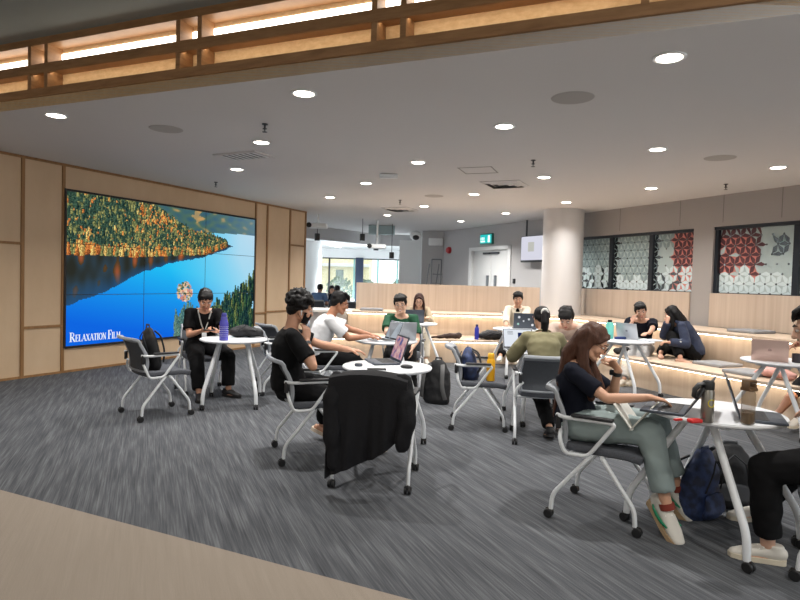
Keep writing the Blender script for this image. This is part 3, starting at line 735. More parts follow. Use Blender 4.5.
def make_chair(label):
    r = thing('chair', label, 'chair', (0, 0, 0), 0, 'castor chairs')
    b = MB()
    def seat(u, v):
        x = (u - .5) * .47; y = -.20 + v * .45; e = max(abs(u - .5) * 2, abs(v - .5) * 2)
        cx = x * (1 - .06 * (2 * v - 1) ** 2); dz = -.02 * max(0, v - .7) / .3 * (v - .7) / .3 - .012 * (1 - (2 * u - 1) ** 2)
        return (cx, y, .452 + dz)
    b.slab(seat, 14, 14, .052); me = remeshed(b, 'seat', .012, 4); link('seat', me, m_seat, r)
    b = MB(); b.slab(lambda u, v: back_pt((u - .5) * 1.9, .04 + v * .86), 12, 16, .012); b.build('backrest', m_back, r)
    b = MB(); edge = [back_pt(-1, t / 14) for t in range(15)] + [back_pt(-1 + 2 * t / 8, 1.) for t in range(1, 8)] + [back_pt(1, 1 - t / 14) for t in range(15)]
    b.tube(edge + [back_pt(.5, .0), back_pt(-.5, 0), edge[0]], [(.011, .016)] * (len(edge) + 3), 8)
    b.slab(lambda u, v: back_pt((u - .5) * 2, .87 + v * .13), 12, 5, .024)
    b.build('back_frame', m_shell, r)
    for s in (-1, 1):
        b = MB(); b.tube(fillet([(s * .205, -.235, .56), (s * .262, -.225, .50), (s * .262, -.19, .415), (s * .262, -.05, .42), (s * .268, .105, .635), (s * .268, .06, .642), (s * .262, -.20, .635), (s * .225, -.258, .64)], .035), .0125, 10); b.build('arm_frame', m_tube, r)
        b = MB(); b.box((s * .268, -.03, .658), (.045, .25, .02), bev=.009); b.build('arm_pad', m_arm, r)
        b = MB(); b.tube(fillet([(s * .215, .02, .425), (s * .235, .04, .40), (s * .245, .225, .15), (s * .245, .232, .055)], .05), .0135, 10)
        lg = b.build('leg', m_tube, r); b = MB(); castor(b, s * .245, .245); b.build('castor', m_castor, lg)
        b = MB(); b.tube(fillet([(s * .255, -.03, .425), (s * .262, -.06, .39), (s * .268, -.255, .15), (s * .268, -.262, .055)], .05), .0135, 10)
        lg = b.build('leg', m_tube, r); b = MB(); castor(b, s * .268, -.275); b.build('castor', m_castor, lg)
    b = MB(); b.tube([(-.262, -.16, .416), (.262, -.16, .416)], .012, 8); b.tube([(-.24, .03, .415), (.24, .03, .415)], .012, 8); b.box((0, -.02, .418), (.36, .3, .014)); b.build('seat_frame', m_tube, r)
    for s in (-1, 1): b = MB(); b.box((s * .232, -.245, .60), (.03, .03, .09), bev=.008); b.build('tilt_joint', m_arm, r)
    return r
chairs = {}
def put_chair(key, x, y, dx, dy, label):
    if not chairs: r = make_chair(label)
    else: r = copy_tree(next(iter(chairs.values())), label=label)
    r.location = (x, y, 0); r.rotation_euler.z = heading(dx, dy); chairs[key] = r
    return r
put_chair('c9', 1.34, 3.77, .84, -.55, 'grey castor chair the woman with long brown hair sits on')
put_chair('c1', -2.47, 6.16, .73, .69, 'grey castor chair with a black backpack on it, before the video wall')
put_chair('c2', -2.42, 7.42, .5, -.86, 'grey castor chair under the man in black at the left table')
put_chair('c3', -1.57, 8.25, .73, .68, 'empty grey castor chair between the left table and the man in the mask')
put_chair('c4', -.69, 4.89, .95, .3, 'grey castor chair the man in the black mask sits on')
put_chair('c12', -.13, 4.34, .17, .985, 'castor chair with a black jacket draped over its back')
put_chair('c5', -.83, 6.86, .97, .2, 'grey castor chair the man in the white t-shirt sits on')
put_chair('c6', .06, 7.98, -.1, -1, 'grey castor chair under the man in the green shirt')
put_chair('c7', .84, 6.05, .99, -.12, 'grey castor chair holding a navy bag and a yellow bottle')
put_chair('c8', 1.36, 5.60, .1, .995, 'grey castor chair seen from behind under the woman in olive')
put_chair('c10', 2.36, 3.03, -.82, .56, 'castor chair cut by the right edge of the photo under the person in black trousers')
put_chair('c11', 2.0, 7.2, -.35, -.94, 'castor chair under the person bending forward behind the woman in olive')
put_chair('c13', -1.45, 7.55, .95, .3, 'castor chair mostly hidden behind the man in the mask')
# ------------------------------------------------------------------ round table
m_top = M('white table laminate', (226, 228, 232), .35)
TZ = .735
def make_table(label):
    r = thing('round_table', label, 'table', (0, 0, 0), 0, 'round white tables')
    b = MB(); b.lathe([(.0, TZ - .028), (.345, TZ - .028), (.368, TZ - .018), (.372, TZ - .009), (.368, TZ), (0, TZ)], 64); b.build('tabletop', m_top, r)
    b = MB(); b.box((-.15, 0, TZ - .045), (.04, .34, .034), bev=.006); b.box((.15, 0, TZ - .045), (.04, .34, .034), bev=.006); b.box((0, 0, TZ - .045), (.30, .05, .03), bev=.006); b.build('rail', m_tube, r)
    for sx in (-1, 1):
        for sy in (-1, 1):
            b = MB(); b.tube(fillet([(sx * .15, sy * .075, TZ - .04), (sx * .275, sy * .355, .19), (sx * .28, sy * .365, .055)], .08, 6), [(.021, .021)] * 8 + [(.019, .019)], 12)
            lg = b.build('leg', m_tube, r); b = MB(); castor(b, sx * .28, sy * .375); b.build('castor', m_castor, lg)
    return r
T0 = None
TABLES = {}
for key, x, y, rz, lb in (('t9', 1.865, 3.50, 32, 'round white table in the right foreground with a steel bottle and two laptops'),
                          ('t1', -1.87, 6.78, 10, 'round white table at left before the video wall, with a purple bottle'),
                          ('t2', -.09, 4.96, -9, 'round white table in the middle with an open laptop, behind the draped jacket'),
                          ('t3', -.15, 7.1, 0, 'round white table between the man in white and the man in green'),
                          ('t4', .27, 10.08, 20, 'small looking white table in front of the woman in the beige cardigan'),
                          ('t5', 1.85, 9.45, 10, 'white table with a dark stickered laptop in front of the man in the cream jacket'),
                          ('t6', 1.52, 6.42, 5, 'white table hidden in front of the woman in olive'),
                          ('t7', 3.02, 8.0, 35, 'round white table by the right bench with a teal bottle'),
                          ('t8', 3.92, 6.12, 30, 'round white table at the right edge with a rose laptop')):
    if T0 is None: T0 = make_table(lb); t = T0
    else: t = copy_tree(T0, label=lb)
    t.location = (x, y, 0); t.rotation_euler.z = rad(rz); TABLES[key] = t
# ------------------------------------------------------------------ laptops
m_alu = M('silver aluminium', (176, 180, 186), .35, .4)
m_alud = M('dark grey laptop shell', (70, 76, 86), .4, .3)
m_alup = M('rose laptop shell', (206, 176, 164), .4, .25)
m_key = M('laptop keys', (34, 36, 40), .6)
m_off = M('dark screen glass', (14, 16, 20), .35, spec=.3)
m_logo = M('laptop logo', (232, 234, 238), .3)
def laptop(name, label, loc, rz, shell, opn=105, w=.32, d=.22, screen=None, keys=None, logo=None, z=TZ):
    """user sits at local -y, the lid hinges at +y"""
    r = thing(name, label, 'laptop', (loc[0], loc[1], z), rz)
    b = MB(); b.box((0, 0, .008), (w, d, .015), bev=.004); b.build('base', shell, r)
    k = MB(); k.box((0, .03, .0158), (w * .88, d * .5, .001)); kb = k.build('keyboard', m_key if keys is None else keys, r, smooth=False)
    for row in range(5):
        k = MB()
        for c in range(13): k.box((-w * .44 + (c + .5) * w * .88 / 13, .03 - d * .25 + (row + .5) * d * .1, .0168), (w * .058, d * .082, .0014))
        k.build('key_row', m_black if keys is None else m_key, kb, smooth=False)
    k = MB(); k.box((0, -d * .32, .0158), (w * .32, d * .26, .0008)); k.build('trackpad', shell, r, smooth=False)
    # lid lies along local -y from the hinge when closed; opening turns it up and back
    R = Matrix.Translation((0, d / 2, .014)) @ Matrix.Rotation(rad(-opn), 4, 'X')
    b = MB(); b.box((0, -d / 2, .004), (w, d, .007), bev=.003); b.xf(R); ld = b.build('lid', shell, r)
    b = MB(); b.box((0, -d / 2, -.0002), (w * .96, d * .93, .0012)); b.xf(R); b.build('bezel', m_off, ld, smooth=False)
    b = MB(); b.box((0, -d / 2 - .004, -.0012), (w * .91, d * .84, .0008)); b.xf(R); sc = b.build('screen', screen or m_off, ld, smooth=False)
    if logo:
        for (lx, ly, lr, mt, nm) in logo:
            b = MB(); b.lathe([(0, 0), (lr, 0), (lr, .0008), (0, .0008)], 18, R @ Matrix.Translation((lx, -d / 2 + ly, .0076))); b.build(nm, mt, ld, smooth=False)
    return r, ld, sc, R
def apple(ld, R, d, mt, s=.016):
    b = MB(); T = R @ Matrix.Translation((0, -d / 2, .0077))
    b.ell((-s * .42, 0, 0), (s * .6, s * .8, .0005), nu=16, nv=4); b.ell((s * .42, 0, 0), (s * .6, s * .8, .0005), nu=16, nv=4); b.ell((s * .2, -s * 1.05, 0), (s * .14, s * .34, .0005), Matrix.Rotation(rad(35), 3, 'Z'), nu=10, nv=4)
    b.xf(T); b.build('logo', mt, ld)
# ------------------------------------------------------------------ people
def skin(name, rgb): return M(name, rgb, .55, var=(30, .3), rgb2=tuple(c * .95 for c in rgb))
m_eye = M('eye white', (214, 208, 202), .3); m_iris = M('dark iris', (28, 20, 16), .2); m_lip = M('lips', (176, 104, 92), .5)
def ik(a, t, l1, l2, hint):
    d = t - a; L = d.length; mx = (l1 + l2) * .995
    if L > mx: t = a + d * (mx / L); d = t - a; L = mx
    x = (l1 * l1 - l2 * l2 + L * L) / (2 * L); h = math.sqrt(max(0, l1 * l1 - x * x)); u = d / L
    p = hint - u * hint.dot(u); p = p.normalized() if p.length > 1e-5 else u.orthogonal().normalized()
    return a + u * x + p * h, t
def hand(mb, w, d, n, side, curl=.35, s=1.0, spread=.06):
    """palm and five fingers; d = direction of the palm, n = the way the palm faces, side = +1 when the thumb lies along d x n"""
    d = d.normalized(); n = (n - d * n.dot(d)).normalized(); x = d.cross(n) * side
    mb.tube([w - d * .02, w + d * .02, w + d * .05 * s, w + d * .085 * s], [(.026, .02), (.034 * s, .016), (.041 * s, .0145), (.039 * s, .012)], 10, lat=x, round_=True)
    for k, (off, ln) in enumerate(((.029, .070), (.010, .080), (-.010, .075), (-.028, .060))):
        p = w + d * (.078 * s) + x * (off * s); v = (d + x * (off * spread * 30)).normalized(); pts = [p - v * .02, p]; c = curl * (.8 + .12 * k)
        for q, f in enumerate((.45, .32, .25)):
            ax = v.cross(n)
            a = c * (.7, 1.1, .8)[q]
            v = (v * math.cos(a) + n * math.sin(a)).normalized(); n2 = (n - v * n.dot(v)); p = p + v * (ln * f * s); pts.append(p)
        mb.tube(pts, [.0095 * s, .0095 * s, .0088 * s, .0082 * s, .0070 * s], 8, round_=True)
    p = w + d * .022 * s + x * .026 * s; v = (d * .62 + x * .72 + n * .30).normalized(); pts = [p - x * .012, p, p + v * .036 * s]
    v = (v * .8 + d * .45 + n * .2).normalized(); pts.append(pts[-1] + v * .026 * s); pts.append(pts[-1] + v * .02 * s)
    mb.tube(pts, [.013 * s, .0125 * s, .0105 * s, .0092 * s, .0075 * s], 8, round_=True)
def rotm(pitch, yaw, roll=0.):
    return Matrix.Rotation(yaw, 3, 'Z') @ Matrix.Rotation(-pitch, 3, 'X') @ Matrix.Rotation(roll, 3, 'Y')
def person(label, loc, face, seat=.46, s=1.0, lean=10, bend=8, head=(10, 0, 0), rh=None, lh=None, rf=None, lf=None, re=(.5, -.6, -1), le=(-.5, -.6, -1),
           skin_rgb=(206, 160, 132), top=None, sleeve='short', legs=None, shoes=None, hair=('short', (24, 20, 20)), vox=.0075, female=False, curl=(.4, .4),
           rhd=None, lhd=None, rhn=None, lhn=None, glasses=False, rk=(.12, 1, .6), lk=(-.12, 1, .6), twist=0., ts=.92, leg_len=1., shift=0., shorts=False, foot_dir=None, collar=None, shoe_s=1.):
    """seated figure, local +y is forward. hands and feet are world points (None: hands rest on the thighs, feet below the knees)"""
    h = heading(*face); root = thing('person', label, 'person', (loc[0], loc[1], 0), h)
    MW = Matrix.Translation((loc[0], loc[1], 0)) @ Matrix.Rotation(h, 4, 'Z'); IV = MW.inverted()
    W = lambda p: IV @ Vector(p)
    WD = lambda d: IV.to_3x3() @ Vector(d)
    fw = .92 if female else 1.
    P = V(shift, -.06, seat + .115 * s)
    a = rad(lean); a2 = rad(lean + bend); a3 = rad(lean + bend * 2.2)
    dirn = lambda q: V(0, math.sin(q), math.cos(q))
    waist = P + dirn(a * .7) * .16 * s * ts; chest = waist + dirn(a2) * .19 * s * ts; nb = chest + dirn(a3) * .155 * s * ts
    hp_, hy_, hr_ = (rad(q) for q in head)
    ndir = (dirn(a3 * .6 + hp_ * .35)).normalized(); nt = nb + ndir * .085 * s
    HR = rotm(hp_, hy_, hr_); HS = (.95 if female else 1.) * s
    HC = nt + HR @ V(0, .028, .085) * HS
    hx = lambda p: HC + HR @ (Vector(p) * HS)
    TW = Matrix.Rotation(rad(twist), 3, 'Z')
    lat = TW @ V(1, 0, 0)
    sh = {}
    for sd in (-1, 1): sh[sd] = nb + lat * (sd * .172 * s * fw) - dirn(a3) * .048 * s
    b = MB()
    tors = [P - V(0, 0, .02 * s), P + dirn(a * .7) * .03, waist, waist.lerp(chest, .55), chest, nb - dirn(a3) * .055 * s, nb]
    tr = [(.150, .115), (.163, .122), (.132 * fw, .100), (.145 * fw, .108), (.155 * fw, .108), (.135 * fw, .082), (.062, .058)]
    tr = [(q[0] * s, q[1] * s) for q in tr]
    b.tube(tors, tr, 18, lat=lat, round_=True)
    b.tube([nb - ndir * .03, nb, nt, nt + HR @ V(0, .012, .03)], [(.066 * s * fw, .06 * s), (.056 * s * fw, .055 * s), (.051 * s * fw, .052 * s), .048 * s], 14, lat=lat, round_=True)
    arms = {}
    for sd, tgt, hint in ((1, rh, re), (-1, lh, le)):
        A = sh[sd]; t = W(tgt) if tgt is not None else V(sd * .11, .24, seat + .19)
        el, t = ik(A, t, .285 * s, .25 * s, Vector(hint)); arms[sd] = (A, el, t)
        b.tube([nb + lat * (sd * .05) - dirn(a3) * .03, A], [.05 * s, .052 * s * fw], 12, round_=True)
        b.tube([A, A.lerp(el, .45), el], [.050 * s * fw, .043 * s * fw, .036 * s * fw], 12, round_=True)
        b.tube([el, el.lerp(t, .3), t], [.036 * s * fw, .036 * s * fw, (.025 * s * fw)], 12, round_=True)
        hd = (rhd if sd > 0 else lhd); hn = (rhn if sd > 0 else lhn)
        d = WD(hd) if hd is not None else ((t - el).normalized() + V(0, .5, 0)); n = WD(hn) if hn is not None else V(0, 0, -1)
        hand(b, t, d, n, sd, curl[0 if sd > 0 else 1], s * (.92 if female else 1.))
    # legs
    lg = {}
    for sd, tgt, kh in ((1, rf, rk), (-1, lf, lk)):
        A = P + V(sd * .088 * s, .02, -.025 * s); t = W(tgt) if tgt is not None else V(sd * .12 + shift, .47, .10)
        k, t = ik(A, t, .42 * s * leg_len, .40 * s * leg_len, Vector(kh)); lg[sd] = (A, k, t)
        b.tube([A, A.lerp(k, .5), k], [.088 * s, .074 * s, .056 * s], 14, round_=True)
        b.tube([k, k.lerp(t, .3), k.lerp(t, .75), t], [.053 * s, .055 * s, .038 * s, .034 * s], 12, round_=True)
        fd = WD(foot_dir[0 if sd > 0 else 1]) if foot_dir and foot_dir[0 if sd > 0 else 1] is not None else V(sd * .12, 1, 0)
        fd.normalize(); lg[sd] += (fd,)
        upv = (V(0, 0, 1) - fd * fd.z).normalized(); hl = t - upv * .05
        b.tube([hl - fd * .045, hl + fd * .03, hl + fd * .10 - upv * .008, hl + fd * .165 - upv * .018], [(.03, .034), (.036, .034), (.042, .024), (.036, .015)], 12, lat=fd.cross(upv), round_=True)
    # head
    hb = MB()
    hb.ell((0, -.012, .036), (.074, .093, .080)); hb.ell((0, .028, -.02), (.061, .064, .088))
    for sd in (-1, 1):
        hb.tube([(sd * .052, -.005, -.045), (sd * .040, .04, -.078), (0, .072, -.098)], [.022, .021, .019], 10, round_=True)
        hb.ell((sd * .036, .060, -.028), (.026, .028, .028)); hb.ell((sd * .077, -.012, -.008), (.011, .02, .032), Matrix.Rotation(rad(-sd * 14), 3, 'Z'))
        hb.tube([(sd * .048, .066, .024), (sd * .018, .086, .026)], [.012, .012], 8, round_=True)
    hb.tube([(0, .086, .022), (0, .096, .0), (0, .104, -.022)], [.010, .011, .015], 10, round_=True)
    for sd in (-1, 1): hb.ell((sd * .011, .093, -.026), (.009, .011, .008))
    hb.ell((0, .084, -.060), (.024, .013, .013)); hb.ell((0, .079, -.092), (.022, .016, .014))
    hm = Matrix.Translation(HC) @ HR.to_4x4() @ Matrix.Scale(HS, 4)
    b.merge(hb, hm)
    sk = skin('skin %d %d %d' % skin_rgb, skin_rgb)
    link('body', remeshed(b, 'body', vox, 3), sk, root)
    def part(nm, mb, mt, vx=None, sm=4, fold=None, parent=None):
        if vx is None: return mb.build(nm, mt, parent or root)
        return link(nm, remeshed(mb, nm, vx, sm, fold), mt, parent or root)
    for sd in (-1, 1):
        e = MB(); e.ell((sd * .031, .0815, .006), (.0135, .009, .0075)); e.xf(hm); eo = part('eye', e, m_eye)
        e = MB(); e.ell((sd * .031, .0895, .005), (.006, .0028, .006)); e.xf(hm); part('iris', e, m_iris, parent=eo)
        e = MB(); e.tube([(sd * .048, .078, .030), (sd * .034, .090, .034), (sd * .016, .0965, .030)], [.0028, .004, .0035], 8, round_=True); e.xf(hm); part('eyebrow', e, M('brow', (34, 26, 22), .8))
    e = MB(); e.ell((0, .0965, -.0565), (.021, .0055, .0045)); e.ell((0, .096, -.0635), (.018, .0065, .0045)); e.xf(hm); part('lips', e, m_lip)
    # ---------------------------------------------------------------- hair
    kind, hrgb = hair[0], hair[1]
    mh = M('hair %d %d %d' % hrgb, hrgb, .5, var=(90, .3), rgb2=tuple(min(255, c * 1.35 + 3) for c in hrgb), stretch=(1, 1, .12), bump=(150, .35), spec=.25)
    hb = MB(); r2 = random.Random(len(label) * 7)
    if kind != 'none':
        hb.ell((0, -.024, .052), (.086, .098, .083)); hb.ell((0, -.06, -.005), (.072, .052, .062))
        for sd in (-1, 1): hb.ell((sd * .074, -.02, .02), (.016, .05, .045))
    if kind == 'short':
        for k in range(9):
            x = -.062 + .0155 * k; hb.tube([(x * .8, .02, .122), (x, .074, .098), (x * 1.05 + r2.uniform(-.006, .006), .092, .058 + r2.uniform(-.016, .016))], [.018, .015, .005], 8, round_=True)
        for k in range(16):
            an = r2.uniform(0, 2 * PI); q = r2.uniform(.2, 1); c = V(.075 * q * math.cos(an), -.03 + .09 * q * math.sin(an), .125 - .05 * q * q)
            hb.tube([c, c + V(.02 * math.cos(an), .02, .006)], [.017, .009], 6, round_=True)
    elif kind == 'curly':
        for k in range(90):
            an = r2.uniform(0, 2 * PI); e_ = r2.uniform(-.25, 1.45); c = V(.098 * math.cos(an) * math.cos(e_), -.022 + .108 * math.sin(an) * math.cos(e_), .05 + .1 * math.sin(e_))
            if c.y > .05 and c.z < .055: continue
            if c.z < .0 and c.y > -.03: continue
            hb.ell(c, (.023, .023, .021), nu=8, nv=6)
        for k in range(7): hb.ell((-.05 + .017 * k, .092 - abs(k - 3) * .004, .072 + r2.uniform(-.012, .01)), (.018, .017, .024), nu=8, nv=6)
        for k in range(22):
            an = r2.uniform(0, 2 * PI); e_ = r2.uniform(.2, 1.5); dv = V(math.cos(an) * math.cos(e_), math.sin(an) * math.cos(e_), math.sin(e_)); c = V(0, -.022, .05) + dv * .108
            hb.tube([c, c + dv * .022 + V(r2.uniform(-.01, .01), r2.uniform(-.01, .01), 0)], [.014, .006], 6, round_=True)
    hb.xf(hm)
    if kind in ('long', 'ponytail'):
        for sd in (-1, 1):
            t = MB(); t.tube([(sd * .004, .062, .096), (sd * .045, .066, .07), (sd * .074, .036, .02)], [.012, .015, .014], 8, round_=True); hb.merge(t, hm)
    if kind == 'long':
        L = hair[2]
        back = hx((0, -.085, .0)); low = chest + TW @ V(0, -.165 * s, .0); zl = HC.z - L
        mid = V(back.x, min(back.y * .45 + (nb.y - .075) * .55, nb.y - .07), nb.z + .05)
        hb.tube([hx((0, -.045, .0)), hx((0, -.045, -.07)), nb + V(0, -.055, .02), nb + V(0, -.075, -.08)], [(.078, .06), (.08, .055), (.09, .05), (.095, .035)], 14, lat=HR @ V(1, 0, 0), round_=True)
        end = V(back.x, (low.y + mid.y) / 2 - .01, zl)
        hb.tube([hx((0, -.05, .06)), back, mid, end.lerp(mid, .4), end], [(.082, .05), (.092, .05), (.105, .04), (.11, .032), (.085, .014)], 16, lat=HR @ V(1, 0, 0), round_=True)
        for sd in (-1, 1):
            p0 = hx((sd * .072, -.012, .05)); p1 = hx((sd * .086, -.022, -.06)); p2 = V(p1.x + sd * .012, max(p1.y - .02, nb.y + .05), nb.z - .02); p3 = V(p2.x - sd * .02, nb.y + .115, nb.z - .17); p4 = V(p3.x, p3.y - .01, zl + hair[3] if len(hair) > 3 else zl + .05)
            pts = [p0, p1, p2, p3] + ([p4] if p4.z < p3.z - .03 else [])
            hb.tube(pts, [(.02, .045), (.022, .042), (.024, .045), (.024, .045), (.014, .022)][:len(pts)], 10, lat=HR @ V(1, 0, 0), round_=True)
    if kind == 'ponytail':
        p0 = hx((0, -.105, .05)); p1 = p0 + V(0, -.05, -.015) * s; zl = p0.z - hair[2]
        hb.tube([p0, p1, p1 + V(0, -.01, -.08), V(p1.x, p1.y + .02, zl + .06), V(p1.x, p1.y + .03, zl)], [.024, .032, .040, .034, .012], 12, round_=True)
        t = MB()
        for k in range(12): an = 2 * PI * k / 12; t.ell(p0 + V(math.cos(an) * .026, -.022, math.sin(an) * .026), (.014, .012, .014), nu=8, nv=6)
        part('scrunchie', t, M('white scrunchie', (226, 224, 220), .8), .007, 2)
    if kind != 'none': part('hair', hb, mh, .0085 if kind != 'curly' else .0075, 2 if kind != 'curly' else 1, (40, .004, (1, 1, .25) if kind in ('long', 'ponytail') else (1, 1, 1)))
    # ---------------------------------------------------------------- clothes
    g = .014 * s
    if top is not None:
        mt, fit = top[0], top[1] if len(top) > 1 else 1.; b = MB()
        rr = [(q[0] + g * fit, q[1] + g * fit) for q in tr]
        b.tube([P - V(0, 0, .045 * s)] + tors[1:6] + [nb - dirn(a3) * .012], [rr[0]] + rr[1:6] + [(.082 * s, .074 * s)], 20, lat=lat, round_=False)
        for sd in (-1, 1):
            A, el, t = arms[sd]; b.tube([nb + lat * (sd * .06) - dirn(a3) * .04, A + V(0, 0, .002)], [.054 * s, (.048 * fw + .009 * fit) * s], 12, round_=True)
            q0 = A.lerp(el, .10) - lat * (sd * .006); b.ell(q0, [(.050 * fw + .010 * fit) * s] * 3)
            if sleeve == 'short': b.tube([q0, A.lerp(el, .42), A.lerp(el, .74)], [(.050 * fw + .010 * fit) * s, (.047 * fw + .013 * fit) * s, (.046 * fw + .019 * fit) * s], 14)
            else:
                f = .97 if sleeve == 'long' else .55
                b.tube([q0, A.lerp(el, .5), el], [(.050 * fw + .010 * fit) * s, (.046 * fw + .015 * fit) * s, (.042 * fw + .016 * fit) * s], 14, round_=True)
                b.tube([el, el.lerp(t, f * .5), el.lerp(t, f)], [(.042 * fw + .016 * fit) * s, (.040 * fw + .015 * fit) * s, (.030 * fw + .014 * fit) * s], 14, round_=False)
        if collar == 'hood':
            b.tube([nb + V(-.10, .03, .03), nb + V(-.11, -.06, .0), nb + V(0, -.125, -.01), nb + V(.11, -.06, .0), nb + V(.10, .03, .03)], [.025, .042, .06, .042, .025], 12, round_=True)
        part('hoodie' if collar == 'hood' else ('shirt' if sleeve == 'short' else 'jacket' if collar == 'open' else 'sweater'), b, mt, max(.0095, vox * 1.3), 4, (13, .0065, (1, 1, 1)))
        if collar in ('band', 'open'):
            t = MB(); n = 18
            ring_ = [nb + lat * (.078 * s * math.cos(2 * PI * k / n)) + (dirn(a3 + PI / 2) * (.070 * s * math.sin(2 * PI * k / n))) + dirn(a3) * .006 for k in range(n + 1)]
            t.tube(ring_, .009, 8); part('collar', t, mt)
    if legs is not None:
        mt, fit = legs[0], legs[1] if len(legs) > 1 else 1.; b = MB()
        b.tube([P - V(0, 0, .03 * s), P + V(0, 0, .01), P + dirn(a * .7) * .075 * s], [(.160 * s, .124 * s), (.172 * s, .132 * s), (.152 * s, .114 * s)], 18, lat=lat, round_=True)
        for sd in (-1, 1):
            A, k, t, fd = lg[sd]
            b.tube([A, A.lerp(k, .5), k], [(.088 + .016 * fit) * s, (.074 + .018 * fit) * s, (.056 + .018 * fit) * s], 14, round_=True)
            if shorts: continue
            e = k.lerp(t, legs[2] if len(legs) > 2 else .93)
            b.tube([k, k.lerp(e, .35), e], [(.056 + .018 * fit) * s, (.053 + .018 * fit) * s, (.040 + .020 * fit) * s], 14, round_=False)
        part('trousers' if not shorts else 'shorts', b, mt, max(.0095, vox * 1.3), 4, (12, .007, (1, 1, 1)))
    if shoes is not None:
        for sd in (-1, 1):
            A, k, t, fd = lg[sd]; up = (V(0, 0, 1) - fd * fd.z).normalized(); x = fd.cross(up)
            T = Matrix((((x.x, fd.x, up.x, 0)), (x.y, fd.y, up.y, 0), (x.z, fd.z, up.z, 0), (0, 0, 0, 1))); T = Matrix.Translation(t - up * .088 * shoe_s) @ T @ Matrix.Scale(shoe_s, 4)
            outl = [(-.034, -.07), (-.022, -.084), (0, -.089), (.022, -.084), (.034, -.07), (.038, 0), (.047, .09), (.044, .14), (.03, .175), (0, .188), (-.03, .175), (-.044, .14), (-.046, .09), (-.038, 0)]
            b = MB()
            if shoes[0] == 'sandal':
                so = MB(); so.prism([(p[0] * 1.05, p[1] * 1.02) for p in outl], .0, .03); so.xf(T); sh_o = part('sandal', so, shoes[1])
                st = MB(); st.slab(lambda u, v: (-.052 + .104 * u, .045 + .075 * v, .03 + .055 * math.sin(PI * u) ** .6 - .012 * v), 12, 5, .006); st.xf(T); part('strap', st, shoes[2], parent=sh_o)
                continue
            b.tube([(0, -.062, .052), (0, -.02, .054), (0, .05, .05), (0, .11, .036), (0, .165, .026)], [(.034, .038), (.038, .042), (.041, .036), (.045, .028), (.034, .018)], 14, lat=(1, 0, 0), round_=True)
            b.tube([(0, -.03, .06), (0, -.03, .098)], [(.037, .044), (.037, .046)], 14, lat=(1, 0, 0))
            b.box((0, .04, .02), (.06, .2, .02), bev=.006); b.xf(T); so_ = part('shoe', b, shoes[0], .007, 3)
            so = MB(); so.prism(outl, 0, .026); so.xf(T); part('sole', so, shoes[1], parent=so_)
            if len(shoes) > 2 and shoes[2]:
                la = MB()
                for q in range(5): la.tube([(-.030, .022 + q * .021, .080 - q * .0092), (0, .028 + q * .021, .093 - q * .0098), (.030, .022 + q * .021, .080 - q * .0092)], .0045, 6)
                la.xf(T); part('laces', la, shoes[2], parent=so_)
            if len(shoes) > 3 and shoes[3]:
                sw_ = MB(); cv = [(-.02, .070, .052, .004), (.01, .052, .040, .010), (.045, .032, .038, .011), (.07, .02, .044, .007), (.085, .012, .056, .002)]
                for side in (1, -1):
                    sw_.tube([(side * (.046 if q[0] > -.03 else .04), .10 - q[0] * 1.25 - .03, q[2]) for q in cv], [(q[3], .005) for q in cv], 8, lat=(0, 0, 1))
                sw_.xf(T); part('emblem', sw_, shoes[3], parent=so_)
    if glasses:
        t = MB()
        for sd in (-1, 1):
            n = 16; t.tube([(sd * .033 + .022 * math.cos(2 * PI * k / n), .106, .002 + .018 * math.sin(2 * PI * k / n)) for k in range(n + 1)], .0016, 6)
            t.tube([(sd * .055, .106, .006), (sd * .079, .02, .008)], .0016, 6)
        t.tube([(-.011, .106, .004), (.011, .106, .004)], .0016, 6); t.xf(hm); part('glasses', t, M('glasses frame', (30, 26, 25), .5, spec=.2))
    return dict(root=root, hm=hm, arms=arms, legs=lg, nb=nb, chest=chest, waist=waist, part=part, hx=hx, W=W, MW=MW, dirn=dirn, a3=a3, s=s, lat=lat)
# ------------------------------------------------------------------ the people of the room
m_navy = M('navy jersey', (17, 20, 32), .9, spec=.2); m_blk = M('black jersey', (11, 11, 13), .9, spec=.2); m_blk2 = M('black trouser cloth', (13, 13, 15), .9, spec=.2)
m_wtee = M('white jersey', (224, 224, 226), .85); m_green = M('dark green jersey', (18, 74, 48), .85); m_beigek = M('beige knit', (190, 172, 146), .9, bump=(160, .4))
m_cream = M('cream jacket cloth', (214, 204, 186), .85); m_olive = M('olive cloth', (112, 106, 78), .85, var=(6, .3), rgb2=(126, 120, 90)); m_gtrs = M('grey green trouser cloth', (130, 144, 144), .85, var=(5, .3), rgb2=(142, 155, 154))
m_hood = M('navy hoodie fleece', (38, 46, 68), .9); m_lgrey = M('pale grey trouser cloth', (176, 176, 176), .85); m_blue = M('blue shirt cloth', (84, 112, 150), .85)
m_shw = M('white shoe leather', (206, 201, 192), .5); m_sole = M('cream rubber sole', (206, 196, 176), .6); m_gum = M('tan rubber sole', (178, 150, 116), .6); m_lace = M('off white laces', (242, 240, 234), .8)
m_shb = M('black shoe', (22, 22, 24), .6); m_swo = M('green emblem', (24, 132, 92), .5); m_sand = M('beige sandal foam', (196, 180, 162), .7); m_strapw = M('white sandal strap', (214, 206, 198), .6)
WSH = (m_shw, m_sole, m_lace)
BLK = ((11, 9, 9))
